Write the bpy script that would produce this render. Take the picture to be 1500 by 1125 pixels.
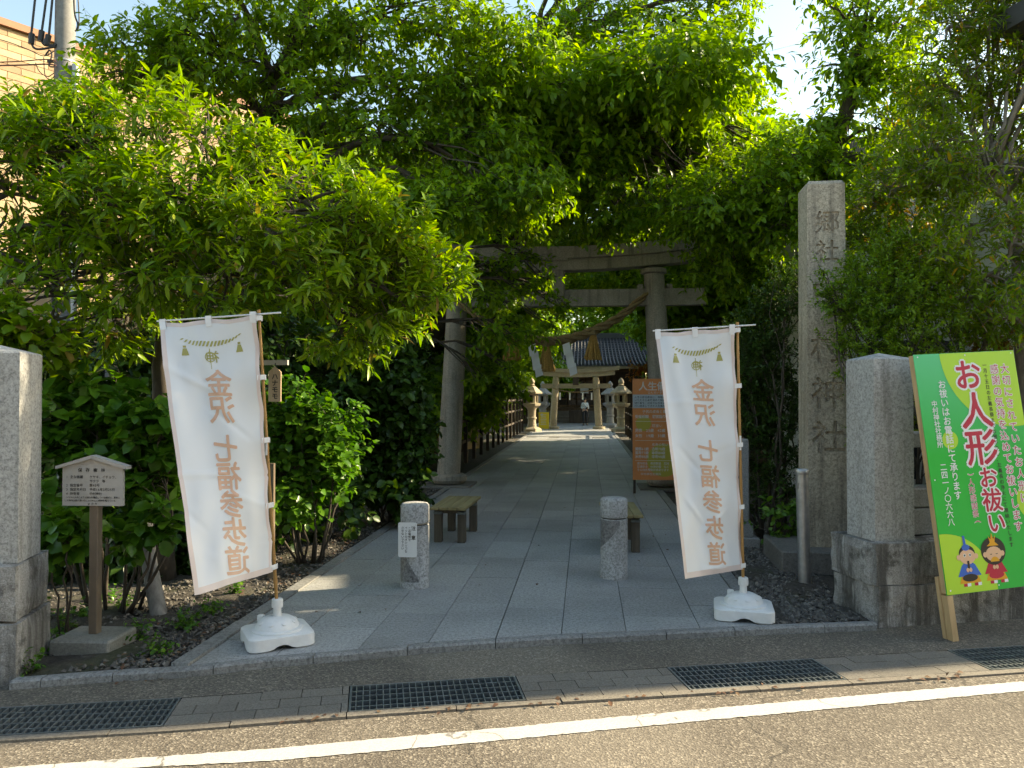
import bpy, bmesh, math, random
import numpy as np
from mathutils import Matrix, Vector, Euler

for _o in list(bpy.data.objects):
    bpy.data.objects.remove(_o)
SC = bpy.context.scene
COL = SC.collection
R = math.radians
random.seed(11)
RNG = np.random.default_rng(11)

# ------------------------------------------------------------------ camera
F_PX, W_PX, H_PX, HORIZON = 1127.0, 1500.0, 1125.0, 581.0
CAM_Z = 1.65
PITCH = math.atan((HORIZON - H_PX / 2) / F_PX)
cd = bpy.data.cameras.new('camera')
cam = bpy.data.objects.new('camera', cd)
COL.objects.link(cam)
cam.location = (0, 0, CAM_Z)
cam.rotation_euler = (math.pi / 2 + PITCH, 0, 0)
cd.sensor_width = 36
cd.lens = 36 * F_PX / W_PX
cd.clip_end = 3000
cd.clip_start = 0.05
SC.camera = cam

# ------------------------------------------------------------------ sky, sun, exposure
SUN_AZ, SUN_EL = 17.0, 28.0          # azimuth from +X towards +Y
world = bpy.data.worlds.new('World')
SC.world = world
world.use_nodes = True
wn = world.node_tree
wn.nodes.clear()
sky_tex = wn.nodes.new('ShaderNodeTexSky')
sky_tex.sky_type = 'NISHITA'
sky_tex.sun_disc = False
sky_tex.sun_elevation = R(SUN_EL)
sky_tex.sun_rotation = R(90 - SUN_AZ)
sky_tex.air_density = 1.3
sky_tex.dust_density = 1.0
sky_tex.ozone_density = 2.0
bg = wn.nodes.new('ShaderNodeBackground')
bg.inputs['Strength'].default_value = 0.125
wo = wn.nodes.new('ShaderNodeOutputWorld')
wn.links.new(sky_tex.outputs[0], bg.inputs[0])
wn.links.new(bg.outputs[0], wo.inputs[0])

sd = bpy.data.lights.new('sun', 'SUN')
sd.energy = 5.0
sd.angle = R(0.6)
sd.color = (1.0, 0.89, 0.72)
sun = bpy.data.objects.new('sun', sd)
COL.objects.link(sun)
_sv = Vector((math.cos(R(SUN_EL)) * math.cos(R(SUN_AZ)), math.cos(R(SUN_EL)) * math.sin(R(SUN_AZ)), math.sin(R(SUN_EL))))
sun.rotation_euler = _sv.to_track_quat('Z', 'Y').to_euler()

vs = SC.view_settings
vs.view_transform = 'Standard'
vs.look = 'None'
vs.exposure = 1.55
vs.use_white_balance = True
vs.white_balance_temperature = 7900
vs.white_balance_tint = 6
vs.gamma = 1.0
SC.cycles.use_denoising = True
SC.cycles.use_adaptive_sampling = True
SC.cycles.adaptive_threshold = 0.03
SC.cycles.max_bounces = 4
SC.cycles.diffuse_bounces = 2
SC.cycles.transmission_bounces = 4
SC.cycles.glossy_bounces = 2
SC.cycles.sample_clamp_indirect = 6
SC.render.use_persistent_data = False


# ------------------------------------------------------------------ view helpers: a photo point at a known distance or on the ground
def ray(px, py):
    x = (px - W_PX / 2) / F_PX
    u = (H_PX / 2 - py) / F_PX
    return Vector((x, math.cos(PITCH) - u * math.sin(PITCH), u * math.cos(PITCH) + math.sin(PITCH)))


def at(px, py, Y):
    d = ray(px, py)
    return Vector((0, 0, CAM_Z)) + d * (Y / d.y)


def gp(px, py, z=0.0):
    d = ray(px, py)
    return Vector((0, 0, CAM_Z)) + d * ((z - CAM_Z) / d.z)


# ------------------------------------------------------------------ materials
MATS = {}


class NT:
    def __init__(self, name):
        self.m = bpy.data.materials.new(name)
        self.m.use_nodes = True
        self.t = self.m.node_tree
        self.b = self.t.nodes['Principled BSDF']
        self.out = self.t.nodes['Material Output']
        MATS[name] = self.m

    def n(self, kind, **kw):
        nd = self.t.nodes.new('ShaderNode' + kind)
        for k, v in kw.items():
            if k in nd.inputs:
                nd.inputs[k].default_value = v
            else:
                setattr(nd, k, v)
        return nd

    def l(self, a, b):
        self.t.links.new(a, b)

    def pos(self, obj=False):
        if obj:
            return self.n('TexCoord').outputs['Object']
        return self.n('NewGeometry').outputs['Position']

    def noise(self, vec, scale, detail=4, rough=0.6):
        nd = self.n('TexNoise')
        nd.inputs['Scale'].default_value = scale
        nd.inputs['Detail'].default_value = detail
        nd.inputs['Roughness'].default_value = rough
        self.l(vec, nd.inputs['Vector'])
        return nd.outputs['Fac']

    def ramp(self, fac, stops):
        nd = self.n('ValToRGB')
        cr = nd.color_ramp
        while len(cr.elements) < len(stops):
            cr.elements.new(0.5)
        for e, (p, c) in zip(cr.elements, stops):
            e.position = p
            e.color = (*c, 1) if len(c) == 3 else c
        self.l(fac, nd.inputs[0])
        return nd.outputs[0]

    def mix(self, fac, a, b, mode='MIX'):
        nd = self.n('Mix', data_type='RGBA', blend_type=mode)
        for i, v in ((0, fac), (6, a), (7, b)):
            if isinstance(v, (int, float)):
                nd.inputs[i].default_value = v
            elif isinstance(v, tuple):
                nd.inputs[i].default_value = (*v, 1)
            else:
                self.l(v, nd.inputs[i])
        return nd.outputs[2]

    def bump(self, h, strength=0.3, dist=0.01):
        nd = self.n('Bump')
        nd.inputs['Strength'].default_value = strength
        nd.inputs['Distance'].default_value = dist
        self.l(h, nd.inputs['Height'])
        self.l(nd.outputs[0], self.b.inputs['Normal'])


def g3(v):
    return (v, v, v)


def solid(name, c, rough=0.6, metal=0.0, var=0.12, scale=6.0, bump=0.0):
    t = NT(name)
    p = t.pos()
    f = t.noise(p, scale)
    lo = tuple(x * (1 - var) for x in c)
    hi = tuple(min(1, x * (1 + var)) for x in c)
    t.l(t.ramp(f, [(0.3, lo), (0.7, hi)]), t.b.inputs['Base Color'])
    t.b.inputs['Roughness'].default_value = rough
    t.b.inputs['Metallic'].default_value = metal
    if bump:
        t.bump(t.noise(p, scale * 8), bump)
    return t.m


def granite(name, c, speck=0.45, sscale=260.0, stain=0.25, stain_c=(0.12, 0.11, 0.09), rough=0.75, objvar=0.0, sstain=1.6, bump=0.15, lo=0.45, hi=0.75, streak=0.0):
    t = NT(name)
    p = t.pos()
    s1 = t.noise(p, sscale, 2, 0.7)
    s2 = t.noise(p, sscale * 0.45, 2, 0.7)
    dark = tuple(x * (1 - speck) for x in c)
    lite = tuple(min(1, x * (1 + speck * 0.6)) for x in c)
    a = t.ramp(s1, [(0.36, dark), (0.5, c), (0.64, lite)])
    b = t.ramp(s2, [(0.38, dark), (0.5, c), (0.62, lite)])
    col = t.mix(0.5, a, b)
    st = t.noise(p, sstain, 5, 0.65)
    fac = t.ramp(st, [(lo, g3(0)), (hi, g3(stain))])
    col = t.mix(fac, col, stain_c)
    if streak:
        mp = t.n('Mapping')
        mp.inputs['Scale'].default_value = (11, 11, 0.8)
        t.l(p, mp.inputs[0])
        sk = t.noise(mp.outputs[0], 1.0, 5, 0.65)
        col = t.mix(t.ramp(sk, [(0.5, g3(0)), (0.68, g3(streak))]), col, tuple(x * .45 for x in stain_c))
        pt = t.noise(p, 14, 4, 0.6)
        col = t.mix(t.ramp(pt, [(0.6, g3(0)), (0.72, g3(streak * .8))]), col, tuple(min(1, x * 1.35) for x in c))
    if objvar:
        oi = t.n('ObjectInfo')
        v = t.ramp(oi.outputs['Random'], [(0, g3(1 - objvar)), (1, g3(1 + objvar * 0.6))])
        col = t.mix(1.0, col, v, 'MULTIPLY')
    t.l(col, t.b.inputs['Base Color'])
    t.b.inputs['Roughness'].default_value = rough
    if bump:
        t.bump(s2, bump, 0.004)
    return t.m


def leafmat(name, c_dark, c_mid, c_light, trans=0.35, rough=0.45, tcol=None, odd=None):
    t = NT(name)
    geo = t.n('NewGeometry')
    r = geo.outputs['Random Per Island']
    stops = [(0.0, c_dark), (0.5, c_mid), (0.96, c_light)]
    if odd:
        stops = [(0.0, c_dark), (0.5, c_mid), (0.955, c_light), (0.985, odd)]
    col = t.ramp(r, stops)
    big = t.noise(t.pos(), 0.9, 2)
    col = t.mix(t.ramp(big, [(0.35, g3(0)), (0.7, g3(0.35))]), col, c_light)
    t.l(col, t.b.inputs['Base Color'])
    t.b.inputs['Roughness'].default_value = rough
    t.b.inputs['Specular IOR Level'].default_value = 0.35
    tr = t.n('BsdfTranslucent')
    tc = t.mix(1.0, col, tcol or (2.0, 1.9, 0.45), 'MULTIPLY')
    t.l(tc, tr.inputs['Color'])
    mx = t.n('MixShader')
    mx.inputs[0].default_value = trans
    t.l(t.b.outputs[0], mx.inputs[1])
    t.l(tr.outputs[0], mx.inputs[2])
    t.l(mx.outputs[0], t.out.inputs['Surface'])
    return t.m


# asphalt with tan aggregate
def asphalt(name, base, hi, lo, cracks=False):
    t = NT(name)
    p = t.pos()
    v = t.n('TexVoronoi')
    v.inputs['Scale'].default_value = 95
    t.l(p, v.inputs['Vector'])
    sep = t.n('SeparateColor')
    t.l(v.outputs['Color'], sep.inputs[0])
    col = t.ramp(sep.outputs[0], [(0.0, lo), (0.35, base), (0.75, base), (0.9, hi)])
    n1 = t.noise(p, 1.1, 5, 0.6)
    col = t.mix(t.ramp(n1, [(0.38, g3(0)), (0.72, g3(0.6))]), col, lo)
    n3 = t.noise(p, 0.35, 3, 0.5)
    col = t.mix(t.ramp(n3, [(0.5, g3(0)), (0.56, g3(0.25))]), col, hi)
    n2 = t.noise(p, 60, 3)
    col = t.mix(t.ramp(n2, [(0.45, g3(0.0)), (0.7, g3(0.45))]), col, lo)
    vc = t.n('TexVoronoi', feature='DISTANCE_TO_EDGE')
    vc.inputs['Scale'].default_value = 0.55
    wob = t.n('TexNoise')
    wob.inputs['Scale'].default_value = 3.0
    wob.inputs['Detail'].default_value = 4
    t.l(p, wob.inputs['Vector'])
    add = t.n('VectorMath', operation='MULTIPLY_ADD')
    t.l(wob.outputs['Color'], add.inputs[0])
    add.inputs[1].default_value = (0.5, 0.5, 0.5)
    t.l(p, add.inputs[2])
    t.l(add.outputs[0], vc.inputs['Vector'])
    if cracks:
        crk = t.ramp(vc.outputs['Distance'], [(0.0, g3(0.8)), (0.006, g3(0.0))])
        col = t.mix(crk, col, (0.03, 0.027, 0.022))
    t.l(col, t.b.inputs['Base Color'])
    t.b.inputs['Roughness'].default_value = 0.9
    t.bump(v.outputs['Distance'], 0.5, 0.006)
    return t.m


asphalt('road_asphalt', (0.155, 0.132, 0.103), (0.33, 0.29, 0.23), (0.07, 0.058, 0.045), True)
asphalt('walk_asphalt', (0.135, 0.12, 0.095), (0.27, 0.24, 0.19), (0.06, 0.053, 0.042))
granite('paver_block', (0.17, 0.155, 0.13), 0.5, 170, 0.5, (0.1, 0.09, 0.075), objvar=0.12, bump=0.3)
granite('gutter_concrete', (0.20, 0.178, 0.145), 0.5, 150, 0.5, (0.13, 0.11, 0.09), bump=0.3)
granite('path_granite', (0.335, 0.337, 0.332), 0.5, 95, 0.6, (0.145, 0.145, 0.135), rough=0.6, objvar=0.17, sstain=0.8, bump=0.06)
granite('kerb_granite', (0.235, 0.235, 0.228), 0.55, 85, 0.5, (0.08, 0.08, 0.076), objvar=0.10)
granite('joint_dark', (0.07, 0.065, 0.055), 0.4, 90, 0.3, (0.12, 0.085, 0.045))
granite('post_granite', (0.40, 0.40, 0.385), 0.5, 90, 0.45, (0.22, 0.205, 0.17), sstain=2.2, streak=.5)
granite('bollard_granite', (0.39, 0.39, 0.38), 0.6, 90, 0.35, (0.18, 0.175, 0.16), streak=.35)
granite('bollard_polished', (0.19, 0.19, 0.19), 0.7, 85, 0.2, (0.12, 0.12, 0.12), rough=0.35, bump=0.0)
granite('pillar_granite', (0.48, 0.41, 0.31), 0.55, 85, 0.55, (0.17, 0.135, 0.10), sstain=1.8, bump=0.35, streak=.55)
granite('torii_stone', (0.33, 0.30, 0.255), 0.4, 110, 0.7, (0.13, 0.125, 0.10), sstain=1.4, bump=0.3, streak=.5)
granite('lantern_stone', (0.36, 0.30, 0.21), 0.4, 90, 0.5, (0.13, 0.125, 0.07), sstain=2.5, bump=0.4)
granite('lantern_grey', (0.26, 0.27, 0.28), 0.4, 90, 0.5, (0.13, 0.13, 0.11), sstain=2.5, bump=0.4)
granite('plinth_stone', (0.17, 0.16, 0.145), 0.45, 90, 0.7, (0.06, 0.058, 0.052), sstain=2.4, bump=0.4)
granite('wall_block', (0.27, 0.27, 0.27), 0.4, 140, 0.3, (0.2, 0.19, 0.17))
granite('pole_concrete', (0.20, 0.20, 0.195), 0.2, 40, 0.5, (0.13, 0.12, 0.10), bump=0.1)
granite('sign_base_concrete', (0.26, 0.255, 0.23), 0.35, 120, 0.6, (0.12, 0.12, 0.09))


def old_concrete(name):
    t = NT(name)
    p = t.pos()
    sp = t.noise(p, 120, 3)
    col = t.ramp(sp, [(0.3, (0.2, 0.19, 0.175)), (0.5, (0.34, 0.33, 0.31)), (0.7, (0.46, 0.45, 0.43))])
    mp = t.n('Mapping')
    mp.inputs['Scale'].default_value = (7, 7, 0.9)
    t.l(p, mp.inputs[0])
    st = t.noise(mp.outputs[0], 1.0, 6, 0.62)
    col = t.mix(t.ramp(st, [(0.44, g3(0)), (0.60, g3(0.82))]), col, (0.055, 0.05, 0.042))
    w = t.noise(mp.outputs[0], 2.3, 4, 0.6)
    col = t.mix(t.ramp(w, [(0.58, g3(0)), (0.70, g3(0.7))]), col, (0.56, 0.55, 0.52))
    pt = t.noise(p, 9, 5, 0.7)
    col = t.mix(t.ramp(pt, [(0.52, g3(0)), (0.66, g3(0.75))]), col, (0.06, 0.055, 0.045))
    t.l(col, t.b.inputs['Base Color'])
    t.b.inputs['Roughness'].default_value = 0.92
    t.bump(t.noise(p, 30, 6, 0.7), 0.6, 0.02)
    return t.m


old_concrete('old_concrete')


def white_paint():
    t = NT('white_paint')
    p = t.pos()
    f = t.noise(p, 70, 4, 0.7)
    col = t.ramp(f, [(0.2, (0.25, 0.23, 0.2)), (0.42, (0.47, 0.46, 0.435)), (0.7, (0.55, 0.54, 0.515))])
    g = t.noise(p, 4, 5, 0.65)
    col = t.mix(t.ramp(g, [(0.45, g3(0)), (0.75, g3(0.3))]), col, (0.36, 0.33, 0.28))
    vc = t.n('TexVoronoi', feature='DISTANCE_TO_EDGE')
    vc.inputs['Scale'].default_value = 1.0
    wob = t.n('TexNoise')
    wob.inputs['Scale'].default_value = 5.0
    wob.inputs['Detail'].default_value = 4
    t.l(p, wob.inputs['Vector'])
    add = t.n('VectorMath', operation='MULTIPLY_ADD')
    t.l(wob.outputs['Color'], add.inputs[0])
    add.inputs[1].default_value = (0.35, 0.35, 0.35)
    t.l(p, add.inputs[2])
    t.l(add.outputs[0], vc.inputs['Vector'])
    col = t.mix(t.ramp(vc.outputs['Distance'], [(0.0, g3(0.8)), (0.008, g3(0.0))]), col, (0.1, 0.09, 0.075))
    t.l(col, t.b.inputs['Base Color'])
    t.b.inputs['Roughness'].default_value = 0.75
    t.bump(t.noise(p, 160, 2), 0.3, 0.004)


white_paint()


def soil():
    t = NT('soil')
    p = t.pos()
    f = t.noise(p, 22, 6, 0.7)
    col = t.ramp(f, [(0.3, (0.025, 0.021, 0.017)), (0.5, (0.055, 0.047, 0.038)), (0.7, (0.10, 0.088, 0.072))])
    g = t.noise(p, 1.7, 4)
    col = t.mix(t.ramp(g, [(0.5, g3(0)), (0.7, g3(0.55))]), col, (0.06, 0.075, 0.025))
    t.l(col, t.b.inputs['Base Color'])
    t.b.inputs['Roughness'].default_value = 0.95
    t.bump(f, 0.8, 0.03)


soil()


def isl(name, stops, rough=0.85):
    t = NT(name)
    geo = t.n('NewGeometry')
    col = t.ramp(geo.outputs['Random Per Island'], stops)
    f = t.noise(t.pos(), 90, 3)
    col = t.mix(t.ramp(f, [(0.4, g3(0)), (0.7, g3(0.4))]), col, (0.05, 0.045, 0.04))
    t.l(col, t.b.inputs['Base Color'])
    t.b.inputs['Roughness'].default_value = rough


isl('gravel', [(0, (0.05, 0.045, 0.04)), (0.5, (0.105, 0.096, 0.085)), (0.85, (0.16, 0.148, 0.13)), (1, (0.25, 0.23, 0.20))])
isl('dead_leaf', [(0, (0.07, 0.035, 0.02)), (0.5, (0.14, 0.06, 0.028)), (1, (0.2, 0.12, 0.06))])


def wood(name, c1, c2, scale=14.0, axis=(1, 1, 0.08), rough=0.7):
    t = NT(name)
    p = t.n('TexCoord').outputs['Object']
    mp = t.n('Mapping')
    mp.inputs['Scale'].default_value = axis
    t.l(p, mp.inputs[0])
    f = t.noise(mp.outputs[0], scale, 6, 0.65)
    col = t.ramp(f, [(0.3, c1), (0.7, c2)])
    g = t.noise(p, 3.0, 4)
    col = t.mix(t.ramp(g, [(0.5, g3(0)), (0.75, g3(0.4))]), col, tuple(x * 0.45 for x in c1))
    t.l(col, t.b.inputs['Base Color'])
    t.b.inputs['Roughness'].default_value = rough
    t.bump(f, 0.25, 0.004)


wood('bench_wood', (0.20, 0.15, 0.06), (0.36, 0.29, 0.14), 22, (1, 0.06, 1))
wood('bench_leg_wood', (0.06, 0.045, 0.03), (0.14, 0.11, 0.075), 22, (1, 1, 0.06))
wood('pine_wood', (0.42, 0.27, 0.13), (0.60, 0.42, 0.22), 26, (1, 1, 0.05))
wood('plaque_wood', (0.48, 0.34, 0.23), (0.62, 0.47, 0.34), 26, (1, 1, 0.06))
wood('dark_wood', (0.025, 0.018, 0.012), (0.07, 0.05, 0.035), 12, (1, 1, 0.1))
wood('shrine_wood', (0.07, 0.045, 0.025), (0.16, 0.105, 0.06), 12, (1, 1, 0.1))
wood('bark', (0.035, 0.027, 0.02), (0.10, 0.082, 0.062), 20, (1, 1, 0.35), 0.9)
wood('grey_bark', (0.13, 0.11, 0.085), (0.30, 0.255, 0.20), 20, (1, 1, 0.35), 0.9)
wood('log_grey', (0.12, 0.11, 0.10), (0.30, 0.285, 0.265), 18, (1, 1, 0.12), 0.7)
wood('bamboo', (0.30, 0.15, 0.04), (0.50, 0.28, 0.10), 30, (1, 1, 0.05), 0.35)
solid('white_plastic', (0.72, 0.72, 0.71), 0.5, var=0.06, scale=20, bump=0.05)
solid('white_tape', (0.8, 0.8, 0.8), 0.5, var=0.03)
solid('white_sign', (0.74, 0.75, 0.74), 0.35, var=0.04)
solid('board_beige', (0.47, 0.445, 0.415), 0.5, var=0.08, scale=9)
solid('ink', (0.03, 0.028, 0.026), 0.6, var=0.05)
solid('ink_faded', (0.10, 0.085, 0.08), 0.6, var=0.2)
solid('steel', (0.42, 0.42, 0.42), 0.42, 0.75, var=0.2, scale=14, bump=0.05)
solid('galv', (0.17, 0.19, 0.19), 0.5, 0.5, var=0.25, scale=16)
solid('pit_dark', (0.012, 0.012, 0.012), 0.9)
solid('post_brown', (0.20, 0.155, 0.115), 0.45, 0.3, var=0.12, scale=10)
solid('cable', (0.02, 0.02, 0.022), 0.5)
solid('wire_red', (0.14, 0.05, 0.04), 0.5)
solid('orange_print', (0.66, 0.23, 0.07), 0.4, var=0.04)
solid('ochre_print', (0.42, 0.34, 0.045), 0.4, var=0.04)
solid('grey_print', (0.42, 0.47, 0.5), 0.4, var=0.04)
solid('pale_print', (0.62, 0.56, 0.52), 0.5, var=0.04)
solid('yellow_print', (0.62, 0.47, 0.02), 0.4, var=0.06)
solid('red_print', (0.55, 0.015, 0.05), 0.4, var=0.04)
solid('white_print', (0.84, 0.84, 0.83), 0.4, var=0.02)
solid('lime_print', (0.47, 0.76, 0.05), 0.35, var=0.05, scale=1.2)
solid('blue_print', (0.03, 0.14, 0.55), 0.4, var=0.03)
solid('skin_print', (0.82, 0.5, 0.3), 0.4, var=0.02)
solid('black_print', (0.02, 0.018, 0.015), 0.4, var=0.02)
solid('gold_print', (0.8, 0.38, 0.02), 0.4, var=0.02)
solid('straw', (0.40, 0.24, 0.065), 0.85, var=0.3, scale=40)
solid('rope_straw', (0.22, 0.155, 0.07), 0.85, var=0.3, scale=40, bump=0.3)
solid('paper', (0.8, 0.8, 0.8), 0.7, var=0.02)
solid('poster_red', (0.55, 0.2, 0.2), 0.6)
solid('roof_tile', (0.03, 0.03, 0.03), 0.6, var=0.25, scale=5)
solid('eave_wood', (0.26, 0.20, 0.11), 0.7, var=0.2)
solid('house_panel', (0.50, 0.49, 0.45), 0.7, var=0.05, scale=1.5)
solid('house_trim', (0.3, 0.3, 0.29), 0.6)
solid('house_roof', (0.05, 0.05, 0.052), 0.5)
solid('awning', (0.035, 0.03, 0.028), 0.7)
solid('dark_void', (0.01, 0.01, 0.01), 0.9)
solid('brick_a', (0.42, 0.29, 0.17), 0.8, var=0.1, scale=8)
solid('brick_b', (0.50, 0.38, 0.23), 0.8, var=0.1, scale=8)
solid('brick_c', (0.35, 0.23, 0.135), 0.8, var=0.1, scale=8)
solid('brick_cap', (0.33, 0.16, 0.09), 0.7)
solid('skin', (0.62, 0.40, 0.29), 0.6, var=0.03)
solid('hair', (0.015, 0.012, 0.01), 0.5)
solid('jacket_white', (0.62, 0.66, 0.68), 0.8)
solid('trousers', (0.02, 0.021, 0.026), 0.85)
solid('strap', (0.015, 0.015, 0.017), 0.6)
solid('glass_dark', (0.02, 0.02, 0.022), 0.1)
solid('copper_green', (0.1, 0.12, 0.1), 0.6)


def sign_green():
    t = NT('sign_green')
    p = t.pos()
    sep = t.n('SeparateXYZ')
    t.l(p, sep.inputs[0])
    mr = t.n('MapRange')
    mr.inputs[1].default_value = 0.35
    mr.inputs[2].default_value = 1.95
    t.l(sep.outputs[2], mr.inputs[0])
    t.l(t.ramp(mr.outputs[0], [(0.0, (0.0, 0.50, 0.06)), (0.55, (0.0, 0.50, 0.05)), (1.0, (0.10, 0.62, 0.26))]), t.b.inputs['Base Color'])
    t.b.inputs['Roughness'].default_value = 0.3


sign_green()


def brick_wall():
    t = NT('brick_far')
    p = t.n('TexCoord').outputs['UV']
    br = t.n('TexBrick')
    br.inputs['Color1'].default_value = (0.42, 0.29, 0.17, 1)
    br.inputs['Color2'].default_value = (0.50, 0.38, 0.23, 1)
    br.inputs['Mortar'].default_value = (0.42, 0.30, 0.17, 1)
    br.inputs['Scale'].default_value = 1.0
    br.inputs['Mortar Size'].default_value = 0.006
    br.inputs['Brick Width'].default_value = 0.46
    br.inputs['Row Height'].default_value = 0.13
    t.l(p, br.inputs['Vector'])
    t.l(br.outputs[0], t.b.inputs['Base Color'])
    t.b.inputs['Roughness'].default_value = 0.85


brick_wall()


def cloth_mat(name, c, trans=0.35):
    t = NT(name)
    t.b.inputs['Base Color'].default_value = (*c, 1)
    t.b.inputs['Roughness'].default_value = 0.33
    t.b.inputs['Specular IOR Level'].default_value = 0.7
    t.b.inputs['Sheen Weight'].default_value = 0.25
    tr = t.n('BsdfTranslucent')
    tr.inputs['Color'].default_value = (*c, 1)
    mx = t.n('MixShader')
    mx.inputs[0].default_value = trans
    t.l(t.b.outputs[0], mx.inputs[1])
    t.l(tr.outputs[0], mx.inputs[2])
    t.l(mx.outputs[0], t.out.inputs['Surface'])
    w = t.noise(t.pos(), 900, 1)
    t.bump(w, 0.05, 0.001)


cloth_mat('banner_cloth', (0.87, 0.88, 0.90), 0.22)
cloth_mat('banner_hem', (0.83, 0.70, 0.65), 0.22)
cloth_mat('banner_orange', (0.80, 0.49, 0.33), 0.2)
cloth_mat('banner_olive', (0.46, 0.42, 0.12), 0.25)

leafmat('leaf_peach', (0.058, 0.14, 0.008), (0.11, 0.215, 0.011), (0.245, 0.34, 0.016), 0.40, 0.36, odd=(0.24, 0.12, 0.05), tcol=(1.85, 1.9, .45))
leafmat('leaf_cherry', (0.055, 0.135, 0.008), (0.11, 0.22, 0.012), (0.21, 0.325, 0.017), 0.48, 0.4)
leafmat('leaf_hydrangea', (0.026, 0.09, 0.010), (0.055, 0.155, 0.014), (0.12, 0.235, 0.02), 0.28, 0.3, tcol=(1.6, 1.9, .5))
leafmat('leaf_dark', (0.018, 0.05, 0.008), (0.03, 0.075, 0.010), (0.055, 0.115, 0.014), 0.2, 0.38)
leafmat('leaf_hedge', (0.06, 0.14, 0.010), (0.115, 0.22, 0.014), (0.20, 0.31, 0.02), 0.38, 0.42)
leafmat('leaf_osmanthus', (0.06, 0.135, 0.009), (0.115, 0.21, 0.012), (0.22, 0.305, 0.017), 0.44, 0.38, odd=(0.5, 0.25, 0.02))
leafmat('leaf_rust', (0.13, 0.09, 0.02), (0.2, 0.11, 0.025), (0.3, 0.2, 0.04), 0.3, 0.5)
leafmat('leaf_maple', (0.2, 0.06, 0.02), (0.3, 0.1, 0.03), (0.35, 0.16, 0.05), 0.4, 0.5)


# ------------------------------------------------------------------ mesh builder
class MB:
    def __init__(self):
        self.v, self.f = [], []

    def add(self, vs_, fs_):
        o = len(self.v)
        self.v += [tuple(p) for p in vs_]
        self.f += [tuple(i + o for i in f) for f in fs_]
        return self

    def box(self, c, s, rot=None, bev=0.0):
        cx, cy, cz = c
        sx, sy, sz = s[0] / 2, s[1] / 2, s[2] / 2
        if bev <= 0:
            vs_ = [(x, y, z) for x in (-sx, sx) for y in (-sy, sy) for z in (-sz, sz)]
            fs_ = [(0, 1, 3, 2), (4, 6, 7, 5), (0, 4, 5, 1), (2, 3, 7, 6), (0, 2, 6, 4), (1, 5, 7, 3)]
        else:
            bm = bmesh.new()
            bmesh.ops.create_cube(bm, size=1.0, matrix=Matrix.Diagonal((s[0], s[1], s[2], 1)))
            bmesh.ops.bevel(bm, geom=bm.edges[:], offset=bev, segments=1, affect='EDGES')
            bm.verts.index_update()
            vs_ = [v.co[:] for v in bm.verts]
            fs_ = [[v.index for v in f.verts] for f in bm.faces]
            bm.free()
        if rot is not None:
            m = rot.to_matrix() if isinstance(rot, Euler) else rot
            vs_ = [m @ Vector(p) for p in vs_]
        return self.add([(p[0] + cx, p[1] + cy, p[2] + cz) for p in vs_], fs_)

    def tube(self, pts, rad, n=8, caps=True):
        pts = [Vector(p) for p in pts]
        if isinstance(rad, (int, float)):
            rad = [rad] * len(pts)
        vs_, fs_ = [], []
        t0 = (pts[1] - pts[0]).normalized()
        ref = Vector((0, 0, 1)) if abs(t0.z) < 0.9 else Vector((1, 0, 0))
        a = t0.cross(ref).normalized()
        for i, p in enumerate(pts):
            t = (pts[min(i + 1, len(pts) - 1)] - pts[max(i - 1, 0)]).normalized()
            a = (a - t * a.dot(t)).normalized()
            b = t.cross(a)
            for k in range(n):
                w = 2 * math.pi * k / n
                vs_.append(p + (a * math.cos(w) + b * math.sin(w)) * rad[i])
        for i in range(len(pts) - 1):
            for k in range(n):
                k2 = (k + 1) % n
                fs_.append((i * n + k, i * n + k2, (i + 1) * n + k2, (i + 1) * n + k))
        if caps:
            fs_.append(tuple(range(n - 1, -1, -1)))
            fs_.append(tuple((len(pts) - 1) * n + k for k in range(n)))
        return self.add(vs_, fs_)

    def lathe(self, prof, c=(0, 0, 0), n=24, sq=None):
        vs_, fs_ = [], []
        for r, z in prof:
            for k in range(n):
                w = 2 * math.pi * (k + 0.5) / n
                vs_.append((c[0] + r * math.cos(w), c[1] + r * math.sin(w), c[2] + z))
        for i in range(len(prof) - 1):
            for k in range(n):
                k2 = (k + 1) % n
                fs_.append((i * n + k, i * n + k2, (i + 1) * n + k2, (i + 1) * n + k))
        fs_.append(tuple(range(n - 1, -1, -1)))
        fs_.append(tuple((len(prof) - 1) * n + k for k in range(n)))
        return self.add(vs_, fs_)

    def prism(self, poly, h0, h1, fn=None):
        """poly: 2-D outline; fn(x, y, h) -> point (default x, y, z)."""
        fn = fn or (lambda x, y, h: (x, y, h))
        n = len(poly)
        vs_ = [fn(x, y, h0) for x, y in poly] + [fn(x, y, h1) for x, y in poly]
        fs_ = [tuple(range(n - 1, -1, -1)), tuple(range(n, 2 * n))]
        fs_ += [(i, (i + 1) % n, n + (i + 1) % n, n + i) for i in range(n)]
        return self.add(vs_, fs_)

    def build(self, name, mat, parent=None, smooth=False, world=False, loc=None, fix=True):
        me = bpy.data.meshes.new(name)
        off = Vector((0, 0, 0))
        if world and parent is not None:
            q = parent
            while q is not None:
                off += Vector(q.location)
                q = q.parent
        me.from_pydata([(p[0] - off.x, p[1] - off.y, p[2] - off.z) for p in self.v], [], self.f)
        if fix:
            bm = bmesh.new()
            bm.from_mesh(me)
            bmesh.ops.recalc_face_normals(bm, faces=bm.faces)
            bm.to_mesh(me)
            bm.free()
        if smooth:
            me.polygons.foreach_set('use_smooth', [True] * len(me.polygons))
            if smooth != 'all':
                me.set_sharp_from_angle(angle=R(40))
        me.materials.append(MATS[mat])
        return link(name, me, parent, loc)


def link(name, me, parent=None, loc=None):
    o = bpy.data.objects.new(name, me)
    COL.objects.link(o)
    if parent is not None:
        o.parent = parent
    if loc is not None:
        o.location = loc
    return o


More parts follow.
